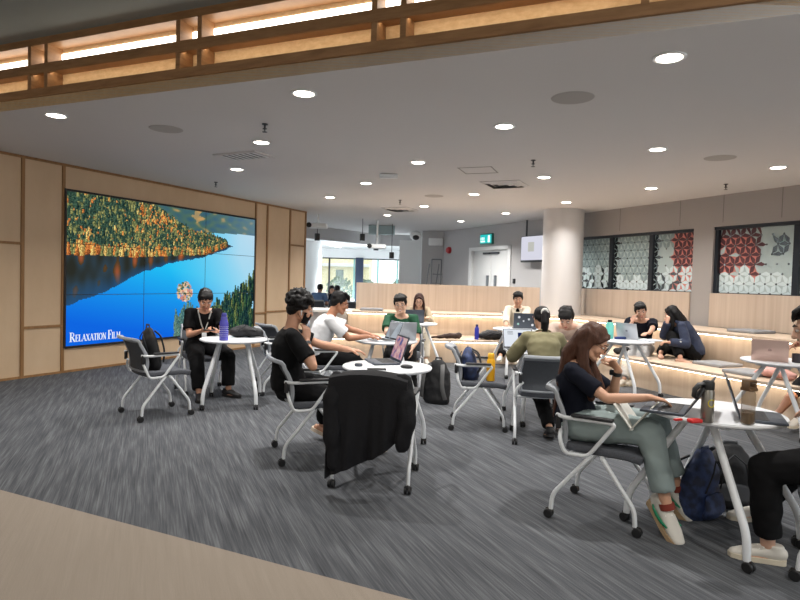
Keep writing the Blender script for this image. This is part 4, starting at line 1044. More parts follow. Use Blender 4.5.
p1 = person('woman with long brown hair, navy t-shirt and grey trousers, hand at her mouth', (1.215, 3.85), (.86, -.52), .475, .97, -7, 7, (32, 4, 0), ts=.76, leg_len=1.12,
            rh=(1.49, 3.51, .80), lh=(1.395, 3.80, .925), rf=(1.59, 3.46, .175), lf=(1.80, 3.78, .18), re=(.5, -.2, -1), le=(-.2, .7, -1), skin_rgb=(206, 158, 130), top=(m_navy, 1.1), shoe_s=1.14, legs=(m_gtrs, 1.5, .80), shoes=(m_shw, m_gum, m_lace, m_swo),
            hair=('long', (62, 39, 29), .50, .14), vox=.0055, female=True, curl=(.3, .9), rhd=(.9, .02, -.16), rhn=(0, 0, -1), lhd=(-.62, -.12, .75), lhn=(-.6, -.3, -.5), glasses=True, foot_dir=((.28, -.8, -.66), (.45, -.6, -.72)))
t = MB(); A, el, tt = p1['arms'][-1]; dv = (tt - el).normalized(); t.tube([tt - dv * .045, tt - dv * .02], [.031, .030], 16); p1['part']('wristwatch', t, m_black)
t = MB(); c = tt - dv * .032; t.box(c + dv.cross(V(0, 0, 1)).normalized() * .03, (.03, .03, .034), bev=.006); p1['part']('watch_face', t, m_off)
for sd in (1, -1):                                                                               # red sock edge above the shoe
    A, k, q, fd = p1['legs'][sd]; dv = (q - k).normalized(); t = MB(); t.tube([q - dv * .018, q + dv * .018], [.044, .044], 14); p1['part']('sock', t, M('rust sock', (128, 52, 40), .9))
p2 = person('person in black trousers and white sneakers cut off by the right edge', (2.34, 3.03), (-.82, .56), .52, 1.05, 12, 8, (15, 0, 0), rh=(2.44, 3.40, .78), lh=(2.38, 2.97, .70), rf=(2.29, 3.73, .09), lf=(2.0, 3.16, .09),
            skin_rgb=(214, 170, 146), top=(m_beigek, 1.4), sleeve='long', legs=(m_blk2, 1.2, .88), shoes=WSH, hair=('short', BLK), vox=.006, foot_dir=((-.9, .1, 0), (-.85, .35, 0)), curl=(.5, .5))
p3 = person('man in black t-shirt and black mask resting his cheek on his hand', (-.83, 4.86), (.95, .3), .475, 1.0, -7, 8, (14, 0, 0), ts=.88, rh=(-.735, 4.77, .95), lh=(-.22, 5.12, .79), rf=(-.26, 5.0, .105), lf=(-.66, 5.34, .14), re=(.1, 1, -.9), le=(-.5, -.2, -1),
            skin_rgb=(196, 146, 118), top=(m_blk, 1.5), legs=(m_blk2, 1.6, .9), shoes=('sandal', m_sand, m_strapw), hair=('curly', (11, 9, 9)), vox=.006, curl=(.7, .3), rhd=(-.05, .22, .95), rhn=(-.5, .6, .0), foot_dir=((.95, -.18, 0), (.85, -.3, -.3)))
hm = p3['hm']
t = MB(); t.slab(lambda u, v: (.066 * math.sin((u - .5) * 2.7), .006 + .088 * math.cos((u - .5) * 2.5) + .012 * math.exp(-((u - .5) / .12) ** 2) * v - .010 * (1 - v) ** 2, -.108 + .090 * v + .012 * abs(u - .5)), 16, 8, .004); t.xf(hm); p3['part']('face_mask', t, m_blk)
t = MB()
for sd in (1, -1): t.tube([(sd * .062, .035, -.03), (sd * .079, -.01, .018)], .0018, 6); t.tube([(sd * .06, .03, -.08), (sd * .078, -.02, -.035)], .0018, 6)
t.xf(hm); p3['part']('mask_strap', t, m_blk)
t = MB(); t.ell((.084, .004, -.012), (.007, .008, .009)); t.tube([(.087, .006, -.016), (.085, .012, -.04)], .0035, 8, round_=True); t.xf(hm); p3['part']('earbud', t, m_white)
A, el, tt = p3['arms'][1]; dv = (tt - el).normalized(); t = MB(); t.tube([tt - dv * .05, tt - dv * .025], [.033, .032], 16); p3['part']('wristwatch', t, m_black)
p4 = person('man in white t-shirt typing on a laptop', (-.86, 6.85), (.97, .2), .475, 1.02, 8, 10, (20, 0, 0), ts=.88, rh=(-.36, 6.89, .79), lh=(-.33, 7.07, .79), rf=(-.42, 6.95, .09), lf=(-.5, 7.12, .09), re=(.5, -.3, -1), le=(-.5, -.3, -1),
            skin_rgb=(176, 122, 92), top=(m_wtee, 1.7), legs=(m_blk2, 1.5), shoes=(m_shb, m_shb), hair=('short', BLK), vox=.0075, rhd=(1, .1, -.1), lhd=(1, -.1, -.1), glasses=True)
p5 = person('smiling man in dark green shirt and glasses behind an open laptop', (.03, 7.93), (-.12, -1), .475, 1.0, 12, 10, (14, 4, 4), ts=.86, rh=(-.1, 7.42, .80), lh=(.17, 7.52, .60), rf=(-.1, 7.45, .09), lf=(.18, 7.45, .09), skin_rgb=(222, 178, 152), top=(m_green, 1.5), legs=(m_blk2, 1.5), shoes=(m_shb, m_shb), hair=('short', BLK), vox=.0075, glasses=True, lhd=(-.1, -.4, -1), lhn=(-1, 0, 0))
t = MB(); t.ell((0, .1005, -.0595), (.016, .0035, .0042)); t.xf(p5['hm']); p5['part']('teeth', t, m_white)
p6 = person('woman in beige cardigan with long dark hair sitting far back on the bench', (.34, 10.9), (.02, -1), .42, .98, 14, 10, (22, -4, 0), ts=.96, rh=(.2, 10.42, .79), lh=(.5, 10.45, .80), rf=(.22, 10.4, .09), lf=(.48, 10.42, .09), skin_rgb=(220, 176, 150), top=(m_beigek, 1.6), sleeve='long', legs=(m_cream, 1.4), shoes=WSH, hair=('long', (50, 30, 26), .30, .1), vox=.009, female=True, glasses=True)
p7 = person('man in black t-shirt with a lanyard looking at his phone before the video wall', (-2.42, 7.38), (.42, -.9), .475, 1.0, 10, 10, (34, 0, 0), rh=(-2.31, 6.98, .79), lh=(-2.08, 6.98, .79), rf=(-2.28, 6.86, .09), lf=(-2.02, 7.13, .09), skin_rgb=(202, 150, 122), top=(m_blk, 1.5), legs=(m_blk2, 1.7, .9), shoes=(m_shb, m_shb), hair=('short', BLK), vox=.0075, rhd=(.9, -.3, 0), rhn=(-.2, .3, .9), lhd=(-.85, -.2, 0), lhn=(.2, .4, .9), foot_dir=((.35, -.92, 0), (.9, -.42, 0)), curl=(.8, .5), lk=(-.5, 1, .5))
nb, ch, dr_, a3 = p7['nb'], p7['chest'], p7['dirn'], p7['a3']; fr_ = dr_(a3 + PI / 2)
t = MB(); t.tube([nb + V(.065, -.02, .01), nb + V(.075, .04, 0) + fr_ * .03, ch + V(.035, 0, .02) + fr_ * .135, ch + V(.0, 0, -.07) + fr_ * .142, ch + V(-.035, 0, .02) + fr_ * .135, nb + V(-.075, .04, 0) + fr_ * .03, nb + V(-.065, -.02, .01)], [(.008, .003)] * 7, 8); p7['part']('lanyard', t, M('pale lanyard', (176, 176, 170), .7))
t = MB(); t.box(ch + V(0, 0, -.11) + fr_ * .148, (.055, .006, .085)); p7['part']('badge', t, m_white)
t = MB()
for x in (-.06, -.02, .04): t.box(ch + V(x, 0, -.055) + fr_ * .134, (.024, .012, .03))
p7['part']('shirt_print', t, M('gold print', (178, 150, 84), .6))
p8 = person('man in cream jacket behind a dark stickered laptop on the bench', (2.16, 10.98), (-.2, -1), .42, 1.02, 10, 10, (16, 0, 0), ts=1., rh=(1.85, 10.4, .74), lh=(2.1, 10.4, .74), rf=(1.66, 10.12, .09), lf=(1.98, 10.1, .09), skin_rgb=(206, 158, 132), top=(m_cream, 1.7), sleeve='long', legs=(m_blk2, 1.5), shoes=WSH, hair=('short', BLK), vox=.009, collar='open')
t = MB(); t.tube([p8['nb'] + V(0, .07, -.02), p8['chest'] + V(0, .118, .02), p8['waist'] + V(0, .125, .02)], [(.02, .012), (.055, .012), (.05, .012)], 10, lat=(1, 0, 0)); p8['part']('shirt', t, m_blk)
p9 = person('woman in olive top with a ponytail and white scrunchie, seen from behind', (1.37, 5.66), (.1, .995), .475, .93, 8, 10, (18, 14, 0), ts=.90, rh=(1.60, 6.06, .80), lh=(1.20, 6.06, .80), rf=(1.62, 5.82, .10), lf=(1.44, 5.60, .10), re=(.6, -.4, -1), le=(-.7, -.4, -1), skin_rgb=(210, 164, 138), top=(m_olive, 2.2), sleeve='long', legs=(m_blk2, 1.4), shoes=(m_shb, m_shb), hair=('ponytail', (14, 11, 12), .27), vox=.0075, female=True, collar='band', foot_dir=((.1, 1, -.25), (.1, 1, -.3)))
p10 = person('person with short black hair bending forward behind the woman in olive', (2.06, 7.22), (-.4, -.92), .475, 1.0, 22, 15, (44, 0, 0), ts=.97, rh=(1.75, 6.85, .80), lh=(1.9, 6.72, .80), skin_rgb=(216, 172, 148), top=(M('pale pink jersey', (206, 186, 172), .85), 1.4), legs=(m_blk2, 1.4), shoes=(m_shb, m_shb), hair=('short', BLK), vox=.0085, le=(-.3, -.2, -1))
p11 = person('man in navy t-shirt resting his cheek on his hand behind a silver laptop', (3.73, 9.22), (-.42, -.9), .42, 1.0, 18, 14, (20, 10, 12), ts=1., rh=(3.47, 8.92, .93), lh=(3.55, 8.52, .78), rf=(3.30, 8.72, .09), lf=(3.46, 8.78, .09), skin_rgb=(206, 160, 136), top=(m_navy, 1.6), legs=(m_lgrey, 1.6), shoes=WSH, hair=('short', BLK), vox=.0085, re=(.3, .6, -1), le=(-.6, .1, -1), rhd=(.3, .3, .9), rhn=(.6, .3, 0), lhd=(-.6, -.4, 0), foot_dir=((-.8, -.6, 0), (-.8, -.6, 0)), curl=(.9, .4))
p12 = person('woman in navy hoodie with long black hair sitting cross-legged on the bench', (4.22, 8.66), (-.97, .22), .42, .96, 24, 10, (14, -42, 0), ts=1., rh=(3.87, 8.66, .95), lh=(3.80, 8.42, .68), rf=(3.82, 8.72, .50), lf=(3.94, 8.36, .48), skin_rgb=(206, 158, 134), top=(m_hood, 2.0), sleeve='long', legs=(m_blk2, 1.5), shoes=None, hair=('long', (12, 10, 11), .34, .04), vox=.0085, female=True, collar='hood', rk=(.75, .9, .1), lk=(-.75, .9, .1), re=(.2, .4, -1), le=(-.6, 0, -1), rhd=(.2, .2, .95), lhd=(-.9, .1, 0), curl=(.8, .8), foot_dir=((-.3, -.9, 0), (.6, -.7, 0)))
t = MB(); A, el, tt = p12['arms'][-1]; c = el.lerp(tt, .5)
for k in range(5): t.box(c + V(-.02, .02 * k - .03, .05), (.035, .012, .008), Matrix.Rotation(rad(20 * k), 3, 'Z'))
t.tube([c + V(-.045, -.03, .02), c + V(-.05, .05, .02)], .012, 8, round_=True); p12['part']('sleeve_print', t, m_white)
p13 = person('person in dark green top with bare legs on the bench at the right edge', (4.71, 6.63), (-.86, -.5), .42, 1.0, -4, 4, (12, 0, 0), rh=(4.03, 6.32, .80), lh=(4.0, 6.12, .79), rf=(4.02, 6.36, .09), lf=(4.10, 6.16, .09), skin_rgb=(150, 102, 76), top=(m_green, 1.4), legs=(m_blk2, 1.2), shorts=True, shoes=WSH, hair=('long', (13, 11, 11), .3, .05), vox=.0085, female=True)
b1 = person('person in blue shirt seen from behind in the far hall', (-2.38, 17.5), (.05, 1), .46, 1.0, 12, 12, (18, 0, 0), skin_rgb=(190, 140, 112), top=(m_blue, 1.6), legs=(m_blk2, 1.4), shoes=(m_shb, m_shb), hair=('short', BLK), vox=.012)
b2 = person('person in white shirt facing this way in the far hall', (-2.12, 18.75), (.05, -1), .46, 1.0, 18, 12, (24, 0, 0), skin_rgb=(206, 160, 132), top=(m_wtee, 1.6), legs=(m_blk2, 1.4), shoes=(m_shb, m_shb), hair=('long', BLK, .2, .05), vox=.012, female=True)
b3 = person('person in black shirt seen from behind in the far hall', (-1.86, 17.7), (-.1, 1), .46, .98, 16, 12, (20, 0, 0), skin_rgb=(206, 160, 132), top=(m_blk, 1.6), legs=(m_blk2, 1.4), shoes=(m_shb, m_shb), hair=('short', BLK), vox=.012)
# ------------------------------------------------------------------ laptops on the tables
def scr(name, c1, c2, c3, scale=9, strength=.8):
    m = bpy.data.materials.new(name); m.use_nodes = True; nt = m.node_tree; nt.nodes.remove(nt.nodes['Principled BSDF'])
    tc = nt.nodes.new('ShaderNodeTexCoord'); n = nt.nodes.new('ShaderNodeTexNoise'); n.inputs['Scale'].default_value = scale; n.inputs['Detail'].default_value = 3
    cr = nt.nodes.new('ShaderNodeValToRGB'); e = cr.color_ramp.elements; e[0].position = .38; e[1].position = .62; e[0].color = L4(c1); e[1].color = L4(c3); k = e.new(.5); k.color = L4(c2)
    em = nt.nodes.new('ShaderNodeEmission'); em.inputs['Strength'].default_value = strength; lk = nt.links.new
    lk(tc.outputs['Object'], n.inputs['Vector']); lk(n.outputs['Fac'], cr.inputs['Fac']); lk(cr.outputs['Color'], em.inputs['Color']); lk(em.outputs[0], nt.nodes['Material Output'].inputs['Surface'])
    return m
laptop('laptop', 'open dark laptop with a colourful pastel screen on the middle table', (-.14, 5.15), heading(.96, .29), m_alud, 108, .34, .23, scr('pastel wallpaper', (96, 104, 160), (206, 150, 160), (226, 196, 190), 16))
laptop('laptop', 'open silver laptop the man in white is typing on', (-.20, 6.98), heading(.88, .46), m_alu, 112, .33, .23, scr('pale page', (150, 158, 168), (170, 178, 186), (190, 198, 206), 6))
r, ld, sc, R = laptop('laptop', 'silver laptop in front of the smiling man in green, back to the camera', (.03, 7.2), heading(.12, -1), m_alu, 108, .32, .22)
laptop('laptop', 'grey laptop of the woman in the beige cardigan', (.24, 10.18), heading(.1, -1), m_alud, 105, .32, .22)
stk = [(-.11, .06, .02, m_logo, 'sticker'), (-.05, -.03, .017, m_logo, 'sticker'), (.03, .0, .013, m_logo, 'sticker'), (.11, .05, .018, M('mint sticker', (150, 200, 190), .5), 'sticker'), (.1, -.06, .02, m_logo, 'sticker'), (-.12, -.07, .02, M('pink sticker', (220, 150, 160), .5), 'sticker')]
laptop('laptop', 'dark grey laptop lid covered in round stickers in front of the man in cream', (1.97, 9.45), heading(-.1, -1), m_alud, 105, .36, .25, logo=stk)
r, ld, sc, R = laptop('laptop', 'laptop with a white document on screen in front of the woman in olive', (1.29, 6.3), heading(-.05, 1), m_alu, 112, .33, .23, EM('white document', (232, 238, 246), .95))
t = MB(); t.box((.03, -.15, -.0022), (.055, .06, .0006)); t.xf(R); t.build('document_figure', EM('navy figure', (30, 46, 96), .8), ld, smooth=False)
t = MB()
for q in range(3): t.box((-.08, -.19 + q * .014, -.0022), (.06, .005, .0006))
t.xf(R); t.build('document_text', EM('text grey', (110, 116, 126), .8), ld, smooth=False)
r, ld, sc, R = laptop('laptop', 'silver laptop with a fruit logo in front of the man in navy', (3.18, 8.16), heading(-.78, -.62), m_alu, 108, .31, .22); apple(ld, R, .22, M('grey logo', (110, 114, 120), .3))
r, ld, sc, R = laptop('laptop', 'rose coloured laptop with a fruit logo at the right edge', (3.80, 6.12), heading(-.55, -.84), m_alup, 108, .32, .22); apple(ld, R, .22, M('rose logo', (160, 130, 122), .3))
laptop('laptop', 'open grey laptop under the hand of the woman with long brown hair', (1.575, 3.50), heading(.85, -.52), m_alud, 124, .33, .23)
laptop('laptop', 'open laptop with its lid edge-on behind the amber bottle', (2.03, 3.32), heading(-.9, .42), m_alud, 108, .31, .22)
# ------------------------------------------------------------------ bottles
def bottle(name, label, loc, prof, mat, cap=None, capmat=None, band=None, loop=False):
    r = thing(name, label, 'bottle', loc)
    b = MB(); b.lathe(prof, 28); b.build('body', mat, r)
    if cap: b = MB(); b.lathe(cap, 24); b.build('cap', capmat or mat, r)
    if band: b = MB(); b.lathe(band[0], 28); b.build('band', band[1], r)
    return r
m_purp = M('violet translucent plastic', (76, 74, 168), .25, alpha=.92); m_pcap = M('violet cap', (66, 66, 150), .4)
bt = bottle('water_bottle', 'violet sports bottle on the table before the video wall', (-1.92, 6.56, TZ), [(0, 0), (.044, 0), (.048, .01), (.048, .10), (.044, .12), (.048, .14), (.047, .19), (.036, .225), (0, .228)], m_purp, [(0, .222), (.034, .222), (.034, .25), (.026, .262), (.03, .275), (.022, .30), (0, .302)], m_pcap)
t = MB()
for q in range(6): t.lathe([(.0485, .05 + q * .02), (.0492, .051 + q * .02), (.0485, .052 + q * .02)], 28)
t.build('scale_marks', M('white print', (206, 206, 226), .5), bt)
bottle('water_bottle', 'yellow bottle standing on the chair beside the navy bag', (.92, 5.93, .478), [(0, 0), (.040, 0), (.042, .006), (.042, .19), (.034, .215), (0, .217)], M('yellow enamel', (226, 166, 24), .35), [(0, .215), (.03, .215), (.032, .222), (.032, .262), (.026, .272), (0, .273)], M('yellow cap', (232, 176, 40), .4))
bottle('water_bottle', 'dark blue bottle standing on the back bench', (1.39, 10.72, .42), [(0, 0), (.038, 0), (.04, .008), (.04, .2), (.024, .235), (0, .237)], M('blue enamel', (36, 44, 150), .35), [(0, .235), (.024, .235), (.024, .275), (0, .277)], M('dark blue cap', (26, 28, 84), .4))
bottle('water_bottle', 'teal bottle with a black cap on the table by the right bench', (2.86, 8.14, TZ), [(0, 0), (.05, 0), (.054, .01), (.054, .19), (.046, .215), (.02, .225), (0, .226)], M('teal plastic', (112, 198, 186), .35), [(0, .222), (.026, .222), (.026, .252), (0, .254)], m_black)
sb = bottle('steel_bottle', 'brushed steel bottle with a black strap cap on the right front table', (1.665, 3.20, TZ), [(0, 0), (.030, 0), (.032, .004), (.032, .165), (.026, .18), (0, .182)], M('brushed steel bottle', (150, 146, 138), .32, .85), [(0, .176), (.030, .176), (.031, .182), (.031, .212), (.024, .222), (0, .223)], m_black)
t = MB(); t.tube([(-.02, 0, .205), (-.052, -.004, .20), (-.074, -.006, .175), (-.078, -.006, .140), (-.062, -.004, .128), (-.048, 0, .145), (-.03, 0, .178)], [(.020, .012)] * 7, 12, lat=(0, 1, 0), round_=True); t.build('strap', m_black, sb)
t = MB()
for k in range(14):
    a = rad(40 + 290 * k / 13); c = rad(40 + 290 * (k + 1) / 13); f = lambda q: Matrix.Rotation(rad(-80) + .018 * math.cos(q) / .0325 * 1.0, 4, 'Z') @ V(.0325, 0, .105 + .02 * math.sin(q)); t.tube([f(a), f(c)], .0028, 6)
t.build('emblem', M('yellow print', (214, 196, 40), .5), sb)
ab = thing('amber_bottle', 'see-through amber square bottle in front of the edge-on laptop', 'bottle', (1.86, 3.16, TZ), rad(26))
m_amb = M('amber clear plastic', (146, 124, 98), .08, alpha=.45); m_amb2 = M('amber cap', (110, 84, 60), .3, alpha=.85)
b = MB(); b.box((0, 0, .09), (.056, .056, .178), bev=.012, seg=3); b.build('body', m_amb, ab)
b = MB(); b.box((0, 0, .035), (.049, .049, .06), bev=.01); b.build('drink', M('brown drink', (52, 36, 28), .3), ab)
b = MB()
for sx in (-1, 1): b.box((sx * .028, 0, .212), (.009, .045, .05), bev=.003)
b.box((0, 0, .234), (.062, .045, .01), bev=.003); b.box((0, 0, .19), (.062, .062, .02), bev=.006); b.build('cap', m_amb2, ab)
# ------------------------------------------------------------------ small things on the tables
def simple(name, label, cat, mb, mat, loc, rz=0, group=None):
    o = mb.build(name, mat, loc=loc, rotz=rz); return tag(o, label, cat, group)
m_redp = M('red plastic', (206, 40, 38), .4)
simple('case', 'red round edged case beside the steel bottle', 'case', MB().box((0, 0, .011), (.072, .045, .022), bev=.009, seg=3), m_redp, (1.585, 3.17, TZ), .2)
simple('stick', 'small red stick left of the red case', 'stick', MB().box((0, 0, .006), (.05, .018, .012), bev=.004), m_redp, (1.515, 3.21, TZ), .3)
simple('mouse', 'black mouse on the middle table behind the draped jacket', 'mouse', MB().ell((0, 0, .012), (.032, .055, .018)), m_black, (.07, 4.86, TZ), 1.2)
simple('puck', 'small grey round case at the left of the middle table', 'case', MB().lathe([(0, 0), (.03, 0), (.033, .006), (.033, .016), (.028, .022), (0, .022)], 24), m_alud, (-.325, 4.90, TZ))
simple('phone', 'black phone on the front of the middle table', 'phone', MB().box((0, 0, .005), (.15, .075, .01), bev=.004), m_black, (-.17, 4.73, TZ), .1)
A_, _, tt = p7['arms'][1]; q = p7['MW'] @ tt
simple('phone', 'black phone in the hand of the man with the lanyard', 'phone', MB().box((0, 0, .005), (.15, .074, .009), bev=.004), m_black, (q.x + .10, q.y - .04, q.z + .012), -.4)
simple('notebook', 'pale notebook on the table before the man in navy', 'notebook', MB().box((0, 0, .008), (.26, .19, .016), bev=.003), M('pale paper', (206, 212, 220), .8), (3.34, 7.94, TZ), .5)
simple('pencil_case', 'dark blue pouch beside the teal bottle', 'pouch', MB().box((0, 0, .018), (.16, .05, .036), bev=.014), M('blue pouch', (34, 52, 110), .7), (2.98, 8.06, TZ), .2)
cup = thing('mug', 'dark mug on the table at the right edge', 'mug', (3.98, 5.98, TZ)); b = MB(); b.lathe([(0, 0), (.036, 0), (.04, .01), (.04, .09), (.036, .09), (.036, .012), (0, .012)], 24); b.build('body', M('dark mug', (48, 42, 46), .4), cup)
b = MB(); b.tube(fillet([(.036, 0, .075), (.07, 0, .072), (.07, 0, .028), (.036, 0, .022)], .02), .006, 8); b.build('handle', M('dark mug', (0, 0, 0)), cup)
tb = MB(); tb.slab(lambda u, v: (-.13 + .26 * u, -.09 + .18 * v, .012 * math.sin(3 * u) * v), 6, 6, .008)
ho = thing('tablet', 'pale tablet in a folding cover on the lap of the long haired woman', 'tablet', (1.45, 3.56, .62), heading(.84, -.55))
b = MB(); b.box((0, .03, .065), (.25, .008, .19), Matrix.Rotation(rad(-38), 3, 'X'), bev=.003); b.build('cover', M('pale grey cover', (196, 194, 184), .6), ho)
b = MB(); b.box((0, -.07, .062), (.25, .008, .18), Matrix.Rotation(rad(38), 3, 'X'), bev=.003); b.build('slate', M('pale slate', (206, 206, 200), .5), ho)
# ------------------------------------------------------------------ bags
def backpack(label, loc, rz, mat, mat2, w=.30, h=.44, d=.17, tilt=0., strap=None):
    r = thing('backpack', label, 'backpack', loc, rz)
    T = Matrix.Rotation(rad(tilt), 4, 'X')
    b = MB(); b.tube([(0, 0, .03), (0, 0, h * .35), (0, .0, h * .75), (0, .01, h * .93)], [(w * .5, d * .5), (w * .52, d * .52), (w * .46, d * .42), (w * .30, d * .26)], 20, lat=(1, 0, 0), round_=True)
    b.box((0, 0, h * .3), (w * .9, d * .8, h * .5), bev=.04); b.xf(T); link('body', remeshed(b, 'body', .012, 4, (11, .008, (1, 1, 1))), mat, r)
    b = MB(); b.tube([(0, -d * .52, .05), (0, -d * .62, h * .22), (0, -d * .50, h * .42)], [(w * .34, .03), (w * .38, .04), (w * .34, .02)], 16, lat=(1, 0, 0), round_=True); b.xf(T); link('pocket', remeshed(b, 'pocket', .01, 3), mat2, r)
    b = MB(); b.tube([(-.05, 0, h * .95), (-.035, .01, h * 1.07), (.035, .01, h * 1.07), (.05, 0, h * .95)], [(.012, .005)] * 4, 8); b.xf(T); b.build('grab_loop', mat2, r)
    for s in (-1, 1):
        b = MB(); b.tube(fillet([(s * w * .24, d * .3, h * .92), (s * w * .34, d * .62, h * .78), (s * w * .38, d * .7, h * .4), (s * w * .46, d * .42, .06)], .08), [(.026, .008)] * 12, 8); b.xf(T); b.build('shoulder_strap', strap or mat2, r)
    b = MB(); b.tube([(w * .30, -d * .45, h * .48), (w * .2, -d * .5, h * .8), (0, -d * .36, h * .93), (-w * .2, -d * .5, h * .8), (-w * .30, -d * .45, h * .48)], .005, 6); b.xf(T); b.build('zip', strap or mat2, r)
    return r
m_bag = M('black nylon', (20, 20, 23), .7, bump=(200, .2)); m_bag2 = M('charcoal webbing', (46, 48, 52), .7); m_bagn = M('navy nylon', (26, 34, 58), .7, var=(18, .12), rgb2=(48, 64, 106))
backpack('black backpack leaning on the chair before the video wall', (-2.50, 6.12, .48), heading(.73, .69), m_bag, m_bag2, .26, .42, .14, 10)
backpack('black backpack standing on the floor beside the man in green', (.46, 7.1, 0), rad(150), m_bag, m_bag2, .34, .5, .2, 6, M('grey strap', (92, 92, 92), .7))
backpack('navy bag on the chair behind the yellow bottle', (.75, 6.08, .478), heading(.99, -.12), m_bagn, m_bag, .3, .30, .17, 10)
backpack('navy patterned drawstring bag on the floor under the right front table', (1.92, 3.80, 0), rad(35), m_bagn, m_bagn, .30, .42, .20, 8, m_bag)
backpack('plain black bag on the floor right of the navy patterned bag', (2.24, 4.0, 0), rad(-10), m_bag, m_bag2, .32, .40, .2, 4)
def lump(name, label, cat, loc, rz, pts, rr, mat, strap=None):
    r = thing(name, label, cat, loc, rz); b = MB(); b.tube(pts, rr, 16, lat=(0, 1, 0), round_=True); link('body', remeshed(b, 'body', .01, 4, (14, .012, (1, 1, 1))), mat, r)
    if strap: b = MB(); b.tube(strap, [(.014, .005)] * len(strap), 8, round_=True); b.build('strap', m_bag2, r)
    return r
lump('bag', 'crumpled black bag on the table behind the violet bottle', 'bag', (-1.76, 6.95, TZ), .1, [(-.15, 0, .06), (-.05, .02, .075), (.06, 0, .06), (.13, 0, .06)], [(.08, .06), (.09, .075), (.08, .055), (.06, .055)], m_bag, [(-.1, -.08, .08), (0, -.1, .15), (.1, -.07, .09)])
lump('bag', 'black bag lying on the back bench right of the blue bottle', 'bag', (1.70, 10.80, .42), 0, [(-.22, 0, .07), (-.1, 0, .09), (.1, 0, .085), (.24, 0, .06)], [(.1, .06), (.12, .085), (.12, .08), (.09, .05)], m_bag, [(-.2, -.1, .05), (0, -.14, .16), (.2, -.1, .05)])
lump('umbrella', 'folded dark umbrella lying on the back bench', 'umbrella', (.84, 10.75, .42), .05, [(-.26, 0, .022), (-.14, 0, .03), (.05, 0, .05), (.24, 0, .06)], [(.015, .015), (.03, .025), (.05, .045), (.06, .055)], M('dark brown cloth', (54, 40, 36), .8))
lump('pouch', 'black pouch with green edge on the bench under the teal bottle table', 'pouch', (3.42, 9.1, .42), .4, [(-.12, 0, .05), (0, 0, .06), (.12, 0, .05)], [(.08, .045), (.09, .055), (.07, .04)], m_bag, [(-.1, -.08, .06), (0, -.09, .10), (.1, -.07, .06)])
lump('cloth_bundle', 'pink cloth bundle on the bench at the right', 'cloth', (4.42, 7.02, .42), rad(-65), [(-.22, 0, .03), (-.08, .02, .07), (.06, -.02, .08), (.2, .01, .05)], [(.08, .03), (.12, .065), (.12, .07), (.09, .045)], M('pink cloth', (214, 160, 150), .9))
# ------------------------------------------------------------------ jacket draped over the chair back
cj = chairs['c12']; m_jack = M('black jacket cloth', (17, 17, 21), .8, spec=.3, bump=(60, .3))
jk = thing('jacket', 'black jacket hanging over the chair back in front of the middle table', 'jacket', (cj.location.x, cj.location.y, 0), cj.rotation_euler.z)
def drape(u, v):
    x = (u - .5) * .53; s_ = x / .265
    zt_ = .80 - .035 * abs(s_) ** 2.2; dl = .56 + .10 * max(0, -s_) - .24 * max(0, s_) ** 1.3
    wob = .034 * math.sin(s_ * 7 + v * 2) * v + .012 * math.sin(s_ * 21 + 1) * v
    if v < .22: q = v / .22; return (x, -.205 - .02 * q, zt_ - .16 * (1 - q))
    if v < .34: q = (v - .22) / .12; a = PI * q; return (x, -.317 + .092 * math.cos(a), zt_ + .03 * math.sin(a))
    q = (v - .34) / .66; return (x * (1 + .04 * q), -.409 - .012 * q + wob * q - .03 * abs(s_) * q * .4, zt_ - dl * q)
b = MB(); b.slab(drape, 34, 40, .014); b.build('body', m_jack, jk)
b = MB(); b.tube([(.22, -.35, .80), (.26, -.40, .68), (.268, -.42, .54), (.255, -.43, .42), (.245, -.43, .35)], [(.055, .03), (.066, .042), (.062, .045), (.055, .04), (.042, .032)], 16, lat=(1, 0, 0), round_=True); link('sleeve', remeshed(b, 'sleeve', .01, 4, (14, .012, (1, 1, .6))), m_jack, jk)
b = MB(); b.tube([(-.21, -.35, .79), (-.245, -.40, .66), (-.235, -.42, .42), (-.21, -.43, .20)], [(.055, .03), (.06, .04), (.06, .042), (.045, .035)], 16, lat=(1, 0, 0), round_=True); link('sleeve', remeshed(b, 'sleeve', .01, 4, (14, .012, (1, 1, .6))), m_jack, jk)
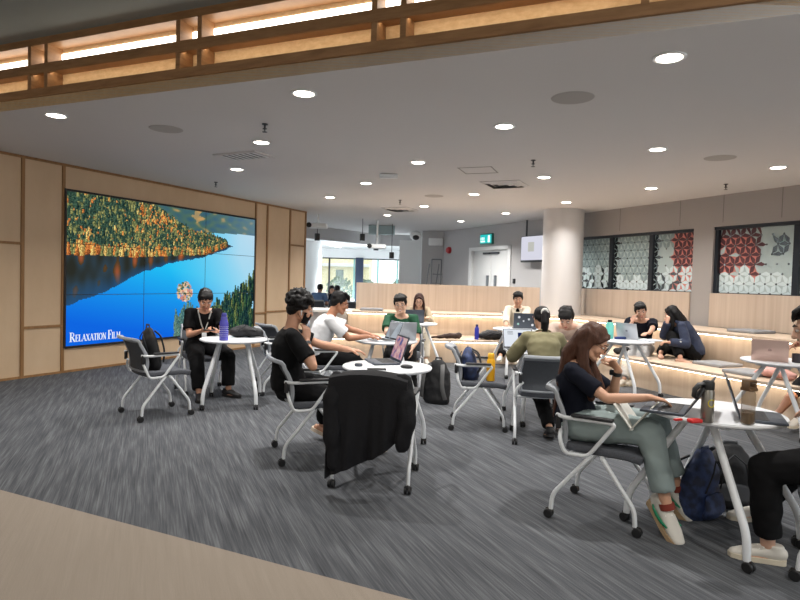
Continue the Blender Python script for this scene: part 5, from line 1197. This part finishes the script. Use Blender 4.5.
# ------------------------------------------------------------------ cushions
m_cush = M('grey seat pad', (140, 140, 142), .9, bump=(180, .2))
rzb = heading(.39, -.92)
for loc, rz, lb in (((4.30, 8.06, .42), rzb, 'flat grey seat pad on the lower bench right of the woman in the hoodie'), ((4.30, 7.30, .42), rzb, 'flat grey seat pad on the lower bench behind the rose laptop table'), ((5.02, 8.55, .84), rzb, 'flat grey seat pad on the upper ledge below the right window'),
                    ((2.25, 11.75, .84), 0, 'flat grey seat pad on the upper back ledge above the man in cream'), ((-.55, 11.8, .84), 0, 'flat grey seat pad on the upper back ledge at its left end')):
    simple('seat_pad', lb, 'cushion', MB().box((0, 0, .021), (.44, .44, .042), bev=.014, seg=3), m_cush, loc, rz, 'grey seat pads')
# ------------------------------------------------------------------ far things
o = MB().box((0, 0, 1.2), (.34, .12, 2.2), bev=.02).build('curtain', M('slate blue cloth', (52, 62, 82), .9), loc=(-1.78, 25.8, .06)); tag(o, 'dark slate curtain panel at the far windows', 'curtain')
st = thing('step_ladder', 'grey folding step ladder before the grey back wall', 'ladder', (1.02, 17.6, 0))
m_lad = M('ladder aluminium', (112, 114, 118), .4, .5)
for sx in (-.14, .14):
    b = MB(); b.tube(fillet([(sx, .05, 0), (sx + .02, -.05, 2.08)], .02), .02, 8); b.build('front_rail', m_lad, st)
    b = MB(); b.tube([(sx - .28, .1, 0), (sx - .05, -.05, 1.95)], .016, 8); b.build('rear_rail', m_lad, st)
b = MB(); b.tube([(-.12, -.05, 2.08), (.16, -.05, 2.08)], .02, 8); b.build('handrail', m_lad, st)
for k in range(6): b = MB(); b.box((.0 + .01 * k, .03 - .015 * k, .3 + .27 * k), (.28, .09, .03), bev=.005); b.build('step', m_lad, st)
put_chair('b1', -2.38, 17.44, .05, 1, 'grey chair of the person in blue in the far hall')
put_chair('b3', -1.86, 17.64, -.1, 1, 'grey chair of the person in black in the far hall')
put_chair('b4', -1.35, 17.2, .3, .95, 'empty grey chair at the left end of the oak panel in the far hall')
ft = copy_tree(T0, (-2.05, 18.1, 0), .3, 'white table between the people in the far hall')
laptop('laptop', 'grey laptop on the far hall table', (-1.86, 18.12), heading(-.1, 1), m_alu, 110)
